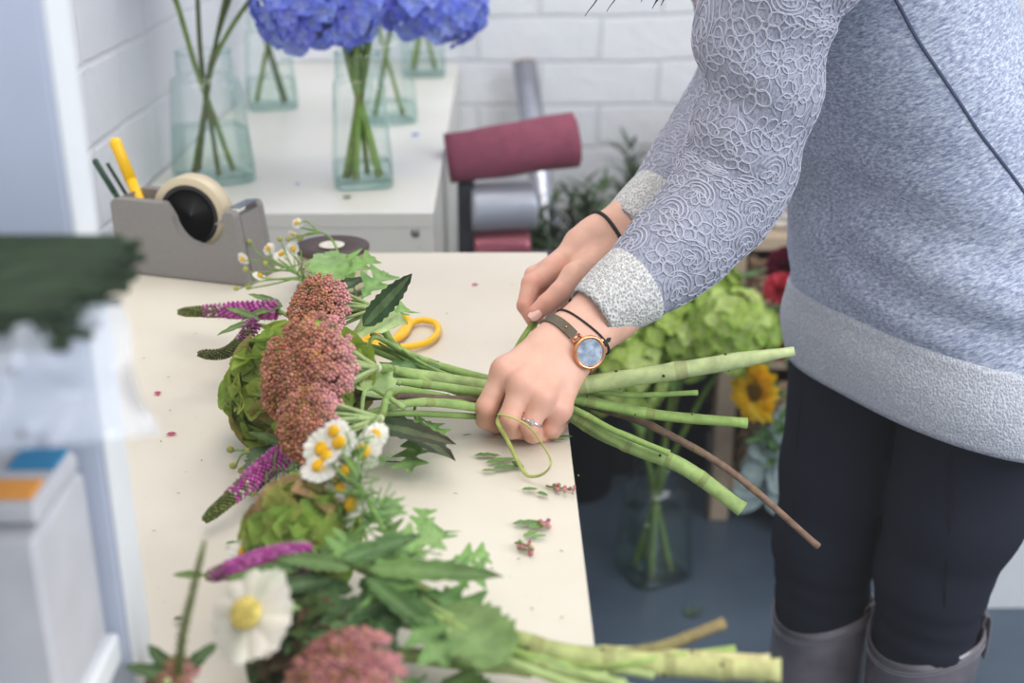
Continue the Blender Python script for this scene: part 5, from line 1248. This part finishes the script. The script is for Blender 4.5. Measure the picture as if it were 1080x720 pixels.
# thumb nail
def nail(cen, along, nrm, ln, w):
    B = basis(along, nrm); vs = []; fs = []
    for i in range(7):
        for k in range(7):
            u_, v_ = i/6*2-1, k/6*2-1; s = (1-abs(v_)**3*.35) if v_ > 0 else (1-abs(v_)**4*.2)
            vs.append(V3(cen)+B @ np.array([u_*w*.5*s, v_*ln*.5, -.0022*u_*u_]))
    for i in range(6):
        for k in range(6): q = i*7+k; fs.append((q,q+7,q+8,q+1))
    mm = MB(); mm.add(vs, fs); return mm.build('fingernail', M['nail'], person)
bvh_hands = BVHTree.FromPolygons([Vector(v) for v in np.concatenate([HL[0],HR[0]])], HL[1]+[[i+len(HL[0]) for i in f] for f in HR[1]])
th, ti = rf[4][3][0], rf[4][2][0]; dr = (Vector(tuple(th+(th-ti)*.1))-CAM).normalized(); hit = bvh_hands.ray_cast(CAM, dr)
if hit[0]: nail(V3(hit[0])-V3(CF)*.0012, unit(th-ti), -V3(CF)*.8+np.array([0,0,.5]), .0115, .0105)

# --- leggings ---------------------------------------------------------------
def leg_fn(G):
    f = None
    for hp, b, r0, r1, r2 in ((HIPL,BL,.084,.073,.061),(HIPR,BR,.082,.071,.060)):
        kn = hp*.25+b*.75+FW*.012; k = smin(cone(G, hp+np.array([0,0,.06]), hp*.5+b*.5, r0, r1), cone(G, hp*.5+b*.5, kn, r1, r2), .02)
        k = smin(k, cone(G, kn, b-np.array([0,0,.09]), r2, .054), .02); f = k if f is None else smin(f, k, .006)
    w = .0012*np.sin(G[...,2]*190+G[...,0]*25)*np.exp(-((G[...,2]-.475)/.05)**2)
    return f+w
V, F = nets(leg_fn, (.24,1.02,.33), (.66,1.45,.92), .0055); m = MB(); m.add(V, F); lg = m.build('leggings', M['legging'], person)
bvh_leg = BVHTree.FromPolygons([Vector(v) for v in V], F)
m = MB()
for xs in ([(935,478),(928,540),(922,600),(918,650)],[(1003,475),(1002,560),(996,640)],[(846,405),(838,480),(835,560),(840,620)]):
    pts = []
    for x, y in xs:
        h_ = bvh_leg.ray_cast(CAM, ray(x,y).normalized())
        if h_[0]: pts.append(V3(h_[0]))
    if len(pts) > 2: tube(m, pts, [.0009], 5, 5, flat=.6)
if m.n: m.build('leg_seam', mat('seam_thread', c(26,28,36), .9), lg)

# --- boots ------------------------------------------------------------------
def boot(b, ft, rx, tilt, tabs, nm):
    m = MB(); rings = []; u0 = FW; v0 = LT; zt = b[2]
    prof = [(.012,.045,.115,.02),(.05,.046,.118,.022),(.085,.043,.085,.006),(.12,.041,.058,0),(.20,.049,.054,0),(.30,.059,.062,0),(zt-.02,rx*.98,rx*1.02,0),(zt,rx,rx*1.06,0)]
    def ringat(z, bb, aa, off, inner=0, tl=0.):
        t = z/zt; ce = ft*(1-t)+b*t; ce = np.array([ce[0],ce[1],z]); out = []
        for k in range(40):
            a = 2*PI*k/40; fx = math.cos(a)*aa*(1.5 if (off and math.cos(a) > 0) else 1) - (0 if not off else 0)
            if off and math.cos(a) < 0: fx = math.cos(a)*.055
            p = ce+u0*(fx*(1-inner/max(aa,.01)))+v0*(math.sin(a)*bb*(1-inner/bb)); p[2] += tl*math.cos(a)+ (0 if z < zt-.001 else -.012*math.cos(a*1)-.006*math.cos(2*a)); out.append(p)
        return out
    for z, bb, aa, off in prof: rings.append(ringat(z, bb, aa, off))
    rings.append(ringat(zt, rx-.003, rx*1.06-.003, 0)); rings.append(ringat(zt-.05, rx-.006, rx*1.02-.006, 0)); rings.append(ringat(zt-.12, rx-.008, rx-.008, 0))
    loft(m, rings, cap1=False); o = m.build(nm, M['boot'], person)
    m = MB(); loft(m, [ringat(z, bb, aa, 1) for z, bb, aa in ((.0005,.046,.117),(.0125,.047,.119))]); m.build('sole', M['sole'], o)
    m = MB()
    for dzz in (.010,.014):
        ring = ringat(zt, rx+.0008, rx*1.06+.0008, 0); ring = [q-np.array([0,0,dzz]) for q in ring]; tube(m, ring+[ring[0]], .0006, 4, smooth=False)
    m.build('stitching', M['stitch'], o)
    for a in tabs:
        k = int(a/(2*PI)*40) % 40; ring = ringat(zt, rx+.002, rx*1.06+.002, 0); q = ring[k]; t = unit(ring[(k+1)%40]-ring[k-1]); nn = unit(np.cross(t,(0,0,1)))
        m = MB(); pts = [q-np.array([0,0,.045])+nn*.0015, q-np.array([0,0,.015])+nn*.003, q+np.array([0,0,.012])+nn*.001, q+np.array([0,0,.008])-nn*.006, q-np.array([0,0,.03])-nn*.008]
        R_ = []
        for j, p in enumerate(spline(pts, 5)): R_.append([p-t*.011+nn*.0008, p+t*.011+nn*.0008, p+t*.011-nn*.0008, p-t*.011-nn*.0008])
        loft(m, R_); tb = m.build('pull_tab', M['boot'], o, smooth=False)
        m = MB()
        for e in (-.0095,.0095): tube(m, [p+t*e+nn*.0014 for p in pts[:3]], .0006, 4, 4)
        tube(m, [pts[0]-t*.009+nn*.0016+np.array([0,0,.018]), pts[0]+t*.010+nn*.0016-np.array([0,0,.002])], .0006, 4, 1); tube(m, [pts[0]+t*.009+nn*.0016+np.array([0,0,.018]), pts[0]-t*.006+nn*.0016], .0006, 4, 1)
        m.build('stitching', M['stitch'], tb)
boot(BL, BLf, .064, 0, (PI*.92,PI*1.9*0+.3*PI*0+PI*1.95) if False else (PI*.88,), 'boot'); boot(BR, BRf, .060, 0, (PI*.68,), 'boot')

# --- sweater -----------------------------------------------------------------
def torso_ring(z, grow=0., seg=72):
    _, cx, cy, a, b = sect(z); out = []
    for k in range(seg):
        t = 2*PI*k/seg; ca, sa = math.cos(t), math.sin(t); e = (abs(ca)**2.3+abs(sa)**2.3)**(-1/2.3)
        p = np.array([cx,cy,z])+FW*(ca*e*(a+grow))+LT*(sa*e*(b+grow)); n = unit(FW*ca+LT*sa)
        wv = noise.noise(Vector((p[0]*5+1,p[1]*5,p[2]*9)))*.008+noise.noise(Vector((p[0]*9+p[2]*9,p[1]*9,p[2]*16)))*.0035
        wv += .0055*math.sin((z-.86)*75+t*3.5)*math.exp(-((z-.93)/.09)**2)*max(0,math.cos(t-.7))**.7
        p = p+n*wv*(1 if z > .84 else .5); p[2] += (.030*max(ca,0)+.016*max(-ca,0)-.008)*max(0,min(1,(.90-z)/.06)); out.append(p)
    return out
zs = list(np.linspace(.83,1.36,54)); m = MB(); loft(m, [torso_ring(z) for z in zs], cap0=False, cap1=False)
sweater = m.build('sweater', M['knit'], person); bvh_t = BVHTree.FromPolygons([Vector(v) for v in m.arr()], m.f)
m = MB(); zz = list(np.linspace(.748,.838,14)); R1 = [torso_ring(z, .0015+.004*math.sin(max(0,min(1,(z-.748)/.09))*PI)) for z in zz]
R1 = [torso_ring(.775,-.006), torso_ring(.752,-.005)]+[torso_ring(.748,-.001)]+R1+[torso_ring(.8395,-.001)]
loft(m, R1, cap0=False, cap1=False); m.build('hem_band', M['hem'], sweater)
m = MB(); pts = []
for x, y in ((884,-95),(915,-52),(944,-2),(968,42),(990,75),(1010,105),(1033,140),(1056,170),(1079,201),(1112,250),(1140,300)):
    h_ = bvh_t.ray_cast(CAM, ray(x,y).normalized())
    if h_[0]: pts.append(V3(h_[0])-V3(h_[1])*0)
if len(pts) > 2: tube(m, pts, [.0016], 6, 5); m.build('seam', mat('navy_seam', c(70,78,104), .9), sweater)
def sleeve(path, cuff, label):
    P = spline([p for p, r in path], 12); rs = [r for _, r in path]; N = len(P); rings = []; ref = None; seg = 56
    for i, p in enumerate(P):
        t = unit(P[min(i+1,N-1)]-P[max(i-1,0)]); h = -V3(CF) if ref is None else ref; ref = unit(h-t*h.dot(t)); b = np.cross(t, ref); x = i/(N-1)*(len(rs)-1); j = min(int(x), len(rs)-2); f = x-j; f = f*f*(3-2*f)*.5+f*.5
        r = rs[j]+(rs[j+1]-rs[j])*f; ring = []
        for k in range(seg):
            a = 2*PI*k/seg; n = ref*math.cos(a)+b*math.sin(a); q = p+n*r
            w = noise.noise(Vector(tuple(q*14)))*.004+noise.noise(Vector(tuple(q*34)))*.0016+.003*math.sin(i*.62+2*math.sin(a))*math.exp(-((i/N-.45)/.16)**2)
            ring.append(q+n*w)
        rings.append(ring)
    m = MB(); loft(m, rings, cap0=True, cap1=False); NR = len(rings); ds = sum(np.linalg.norm(P[i+1]-P[i]) for i in range(NR-1))/(NR-1); RA = np.array(rings)
    def at_(u, v):
        u = min(max(u, 0), NR-1.001); v = v % seg; i, k = int(u), int(v); fu, fv = u-i, v-k; k2 = (k+1) % seg
        q = (RA[i,k]*(1-fv)+RA[i,k2]*fv)*(1-fu)+(RA[i+1,k]*(1-fv)+RA[i+1,k2]*fv)*fu; ce = P[i]*(1-fu)+P[i+1]*fu; return q+unit(q-ce)*.0004
    def cord_(u0, v0, pts, r=.00085):
        i = min(int(u0), NR-1); circ_ = 2*PI*np.linalg.norm(RA[i,0]-P[i]); L2 = [(u0+x/ds, v0+y/circ_*seg) for x, y in pts]
        if min(u for u, v in L2) < .4 or max(u for u, v in L2) > NR-1.4: return
        tube(m, [at_(u, v) for u, v in L2], r, 5, smooth=False, m=1, flat=.8)
    def loop_(a, l, w, x0=0, y0=0, n=15, pt=.25):
        out = []
        for j in range(n+1):
            f = 2*PI*j/n; x = l*(.5-.5*math.cos(f)); y = w*.5*math.sin(f)*(1-pt*math.cos(f)); out.append((x0+x*math.cos(a)-y*math.sin(a), y0+x*math.sin(a)+y*math.cos(a)))
        return out
    row = 0; u0 = 1.5
    while u0 < NR-2:
        r_ = np.linalg.norm(RA[int(u0),0]-P[int(u0)]); nc = max(4, int(2*PI*r_/.031))
        for j in range(nc):
            uu, vv = u0+random.uniform(-.004,.004)/ds, (j+.5*(row % 2)+random.uniform(-.14,.14))*seg/nc; kind = (row*2+j*3+random.randrange(2)) % 4; a0 = random.random()*6.3
            if kind < 2:
                np_ = random.choice((5,6)); cord_(uu, vv, loop_(0, .006, .006, -.003, 0, 10, 0))
                for q in range(np_): cord_(uu, vv, loop_(a0+q*2*PI/np_, random.uniform(.013,.0158), .0112, .003*math.cos(a0+q*2*PI/np_), .003*math.sin(a0+q*2*PI/np_), 13, -.3))
            elif kind == 2:
                ca_, sa_ = math.cos(a0), math.sin(a0); cord_(uu, vv, [(t*ca_-.003*math.sin(t*260)*sa_, t*sa_+.003*math.sin(t*260)*ca_) for t in np.linspace(-.018,.018,12)])
                for t in (-.010,-.001,.008):
                    for s_ in (-1,1): cord_(uu, vv, loop_(a0+s_*.85, .0145, .0075, t*ca_, t*sa_, 12, .3))
            else:
                for q in (.007,.0112,.0155): cord_(uu, vv, [(q*math.cos(a0+b), q*math.sin(a0+b)) for b in np.linspace(0,3.9,14)])
                for q in (-.5,.3,1.1): cord_(uu, vv, loop_(a0+PI+1.2+q, .014, .0075, 0, 0, 12, .2))
        u0 += .027/ds; row += 1
    s = m.build('sleeve', [M['lace'], M['lace_cord']], sweater)
    m = MB(); (a, ra), (b, rb) = cuff; d = unit(b-a); n = 12; RR = []
    RR.append(circ(a+d*.03, d, ra*.86, 48)); RR.append(circ(a+d*.002, d, ra*.93, 48))
    for i in range(n+1):
        t = i/n; p = a+(b-a)*t; RR.append([q+(q-p)*(.007*noise.noise(Vector(tuple(q*40)))) for q in circ(p, d, (ra+(rb-ra)*t)*(1-.04*(1-min(1,t*6)))+.0012*math.sin(t*PI), 48)])
    RR.append(circ(b+d*.001, d, rb*.9, 48)); loft(m, RR, cap0=False, cap1=False); m.build('cuff', M['cuff'], sweater)
P_ = lambda x, y, d: V3(L(x,y,d))
sleeve([(np.array([.33,1.13,1.285]),.062),(np.array([.285,1.075,1.262]),.066),(P_(813,0,1.045),.0605),(P_(799,100,1.07),.0515),(P_(772,188,1.098),.0535),(P_(725,251,1.092),.0455),(P_(669,301,1.076),.0365)], ((P_(622,333,1.060),.0262),(P_(670,300,1.077),.0372)), '')
sleeve([(np.array([.30,1.30,1.285]),.060),(np.array([.24,1.365,1.255]),.064),(P_(800,30,1.325),.056),(P_(778,98,1.31),.050),(P_(736,160,1.26),.042),(P_(695,212,1.222),.0345)], ((P_(658,242,1.203),.0268),(P_(696,211,1.222),.0352)), '')

# --- watch, cords, ring -------------------------------------------------------
axw = unit(V3(L(588,376,1.042))-V3(L(640,328,1.066))); cw = V3(L(600,364,1.0488)); vw = unit(lw_side-axw*lw_side.dot(axw)); uw = np.cross(axw, vw)
if uw.dot(V3(CF)) > 0: uw = -uw
def surf_at(ang, cen=None, off=0.):
    cen = cw if cen is None else cen; d = unit(uw*math.cos(ang)+vw*math.sin(ang)); o = Vector(tuple(cen+d*.06)); h_ = bvh_hands.ray_cast(o, Vector(tuple(-d)), .06)
    return (V3(h_[0]) if h_[0] else cen+d*.025)+d*off
watch = thing('wristwatch', tuple(cw), 'rose gold wristwatch with grey dial and olive leather strap on near wrist', 'watch')
ANG = -.62
def band_part(a0, a1, w, th, n=22, tw=None):
    rings = []
    for i in range(n+1):
        a = a0+(a1-a0)*i/n; p = surf_at(a, None, .0006); d = unit(uw*math.cos(a)+vw*math.sin(a)); hw = (w if not tw else w*(1-tw*abs(i/n-.5)*0))*.5
        rings.append([p-axw*hw, p+axw*hw, p+axw*hw+d*th, p-axw*hw+d*th])
    m = MB(); loft(m, rings); return m
for a0, a1 in ((ANG+.80, ANG+PI), (ANG+PI+.02, ANG+2*PI-.80)): band_part(a0, a1, .0092, .0018).build('strap', M['strap'], watch, smooth=False)
nw = unit(unit(uw*math.cos(ANG)+vw*math.sin(ANG))*.6-V3(CF)*.6+V3(CU)*.05); wc = surf_at(ANG, None, .0034)
m = MB(); lathe(m, wc-nw*.003, nw, [(.010,-.001),(.0128,0),(.0142,.0015),(.0146,.004),(.0142,.0058),(.0132,.0066),(.0120,.0060),(.0118,.0050)], 48, cap1=False)
for k in range(40):
    a = 2*PI*k/40; u, v, w_ = frame(nw); ball(m, wc+nw*.0028+(u*math.cos(a)+v*math.sin(a))*.0134, .0007, (1,1,1), tpl=ICO0)
case = m.build('case', M['gold'], watch)
nt = NT('grey_dial'); p_ = nt.n('ShaderNodeBsdfPrincipled'); setin(p_, 'Roughness', .25); setin(p_, 'Metallic', .5); co = coords(nt); nz = nt.n('ShaderNodeTexNoise', Scale=140., Detail=3.); nt.l(co, nz.inputs['Vector']); rr2 = ramp(nt, nz.outputs['Fac'], [(.3, c(112,128,146)), (.7, c(186,200,214))]); nt.l(rr2.outputs[0], p_.inputs['Base Color']); nt.surf(p_.outputs[0])
m = MB(); lathe(m, wc+nw*.0018, nw, [(.0001,0),(.0119,0),(.0119,.0002),(.0001,.0002)], 40); dial = m.build('dial', nt.m, watch, smooth=False)
u, v, w_ = frame(nw, tuple(CU)); m = MB()
for k in range(12):
    a = 2*PI*k/12; d = u*math.cos(a)+v*math.sin(a); s = np.cross(nw, d); q = wc+nw*.00215; m.add([q+d*.0092-s*.0003, q+d*.0092+s*.0003, q+d*.0112+s*.0003, q+d*.0112-s*.0003], [(0,1,2,3)])
m.build('hour_marks', M['gold'], dial, smooth=False)
for ln, a, wdt in ((.0062,2.2,.0004),(.0088,-.85,.00032)):
    d = u*math.cos(a)+v*math.sin(a); s = np.cross(nw, d); q = wc+nw*.0025; m = MB(); m.add([q-d*.0015-s*wdt, q-d*.0015+s*wdt, q+d*ln+s*wdt*.4, q+d*ln-s*wdt*.4], [(0,1,2,3)]); m.build('watch_hand', M['silver'], dial, smooth=False)
m = MB(); lathe(m, wc+unit(axw*-1-uw*0)*.0146+nw*.0004, -axw, [(.001,-.001),(.002,0),(.0022,.002),(.0012,.003)], 12); m.build('crown', M['gold'], watch)
for sgn, aa in ((1,ANG+.70),(-1,ANG-.66)):
    e = surf_at(aa, None, .0016); s0 = wc+unit(e-wc)*.0125-nw*.001; m = MB()
    for q in (-.0042,.0042): tube(m, [s0+axw*q, e+axw*q], [.0010], 6, 2)
    tube(m, [e-axw*.0048, e+axw*.0048], [.0011], 6, 1); m.build('lug', M['gold'], watch)
e = surf_at(ANG+1.18, None, .003); m = MB(); ball(m, e, .0011, (1,1,1)); m.build('strap_stud', M['gold'], watch)
def cord(cen, axis, name, label, rad, off, charm=None, tilt=0.):
    d0 = unit(axis); u, v, w_ = frame(d0, tuple(CU)); pts = []
    for k in range(40):
        a = 2*PI*k/40; d = unit(u*math.cos(a)+v*math.sin(a)); o = Vector(tuple(V3(cen)+d*.06+d0*tilt*math.cos(a))); h_ = bvh_hands.ray_cast(o, Vector(tuple(-d)), .06); pts.append((V3(h_[0]) if h_[0] else V3(cen)+d*.024)+d*off)
    rt = thing(name, tuple(cen), label, 'bracelet'); m = MB(); tube(m, pts+[pts[0]], [rad], 8, 2); m.build('band', M['cord'], rt)
    if charm is not None:
        q = min(pts, key=lambda p: np.linalg.norm(p-V3(charm))); m = MB(); lathe(m, q+d0*.002, -d0, [(.0008,-.004),(.0024,-.003),(.0026,.001),(.0012,.003),(.0022,.005),(.0006,.008)], 10); m.build('cord_knot', M['cord'], rt)
cord(V3(L(612,347,1.0555)), axw, 'cord_bracelet', 'thin black cord bracelet with knot between watch and near cuff', .0010, .0008, L(628,376,1.03), .004)
axr = unit(RFA[1][0]-RFA[2][0]); cord(V3(L(641,251,1.192)), axr, 'hair_tie', 'black elastic hair tie around the far wrist', .0019, .0014)
# ring on the ring finger
(ra_, r0_), (rb_, r1_) = lf[2][0], lf[2][1]; rdir = unit(rb_-ra_); rcn = ra_*.12+rb_*.88; rt = thing('finger_ring', tuple(rcn), 'silver ring with small stone on the gripping hand', 'ring')
m = MB(); ring = circ(rcn, rdir, .0096, 32); tube(m, ring+[ring[0]], .0010, 8, smooth=False); m.build('ring_band', M['silver'], rt)
m = MB(); nn = unit(-V3(CF)-rdir*(-V3(CF)).dot(rdir)); lathe(m, rcn+nn*.0098, nn, [(.0012,0),(.0028,.0014),(.0022,.0026),(.0008,.0028)], 8); m.build('stone', M['silver'], rt, smooth=False)
# raffia tie
m = MB(); rt = thing('raffia_tie', tuple(L(525,442,1.0)), 'pale yellow green raffia strand looping from the gripping fingers', 'string')
tube(m, [P_(532,440,1.02),P_(526,437,.994),P_(540,440,.985),P_(558,450,.985),P_(573,470,.99),V3(ab(581,488,.03)),V3(ab(572,500,.012)),V3(ab(556,501,.006)),V3(ab(545,484,.012)),P_(535,464,1.0),P_(525,446,.993),P_(527,436,1.02)], [.0013,.0018,.0021,.0020,.0018,.0017,.0016,.0016,.0017,.0018,.0017,.0013], 8, 9, col=c(186,194,104), flat=.45)
m.build('strand', M['plant'], rt)
m = MB(); tube(m, [P_(568,333,1.133),P_(559,345,1.128),P_(551,357,1.120),P_(543,370,1.11)], [.0030,.0034,.0034,.0030], 8, 6, col=c(140,164,66), flat=.5); tube(m, [P_(565,333,1.134),P_(564,345,1.128),P_(559,357,1.120)], [.0016,.002,.002], 8, 6, col=c(176,190,100), flat=.5); m.build('pinched_end', M['plant'], rt)

# ================================================================== light
w = bpy.data.worlds.new('world'); scene.world = w; w.use_nodes = True; wn = w.node_tree; bg = wn.nodes['Background']
bg.inputs[0].default_value = (.84,.90,1.0,1); bg.inputs[1].default_value = .78
def area(name, loc, tgt, size, power, col, sy=None):
    ld = bpy.data.lights.new(name, 'AREA'); ld.energy = power; ld.color = col; ld.size = size
    if sy: ld.shape = 'RECTANGLE'; ld.size_y = sy
    o = bpy.data.objects.new(name, ld); COL.objects.link(o); o.location = loc
    o.rotation_euler = (Vector(tgt)-Vector(loc)).to_track_quat('-Z','Y').to_euler(); return o
area('window_light', (2.3,-.5,2.3), (.2,1.1,.8), 1.6, 60, (.90,.95,1.0), 1.4)
area('room_light', (-.1,.6,2.55), (-.1,1.3,.8), 1.4, 19, (1.0,.92,.82), 1.8)
area('rear_fill', (.35,2.15,2.55), (.1,2.4,.8), 1.3, 13, (1.0,.96,.90), 1.0)  # added fill with no visible source, brightens counter and back wall
scene.view_settings.view_transform = 'Standard'; scene.view_settings.look = 'None'; scene.view_settings.exposure = 0.0
vs_ = scene.view_settings; vs_.use_curve_mapping = True
cm = vs_.curve_mapping; cm.curves[3].points[0].location = (0,.010); cm.update()
cy = scene.cycles; cy.use_denoising = True; cy.max_bounces = 10; cy.transparent_max_bounces = 24; cy.sample_clamp_indirect = 6.
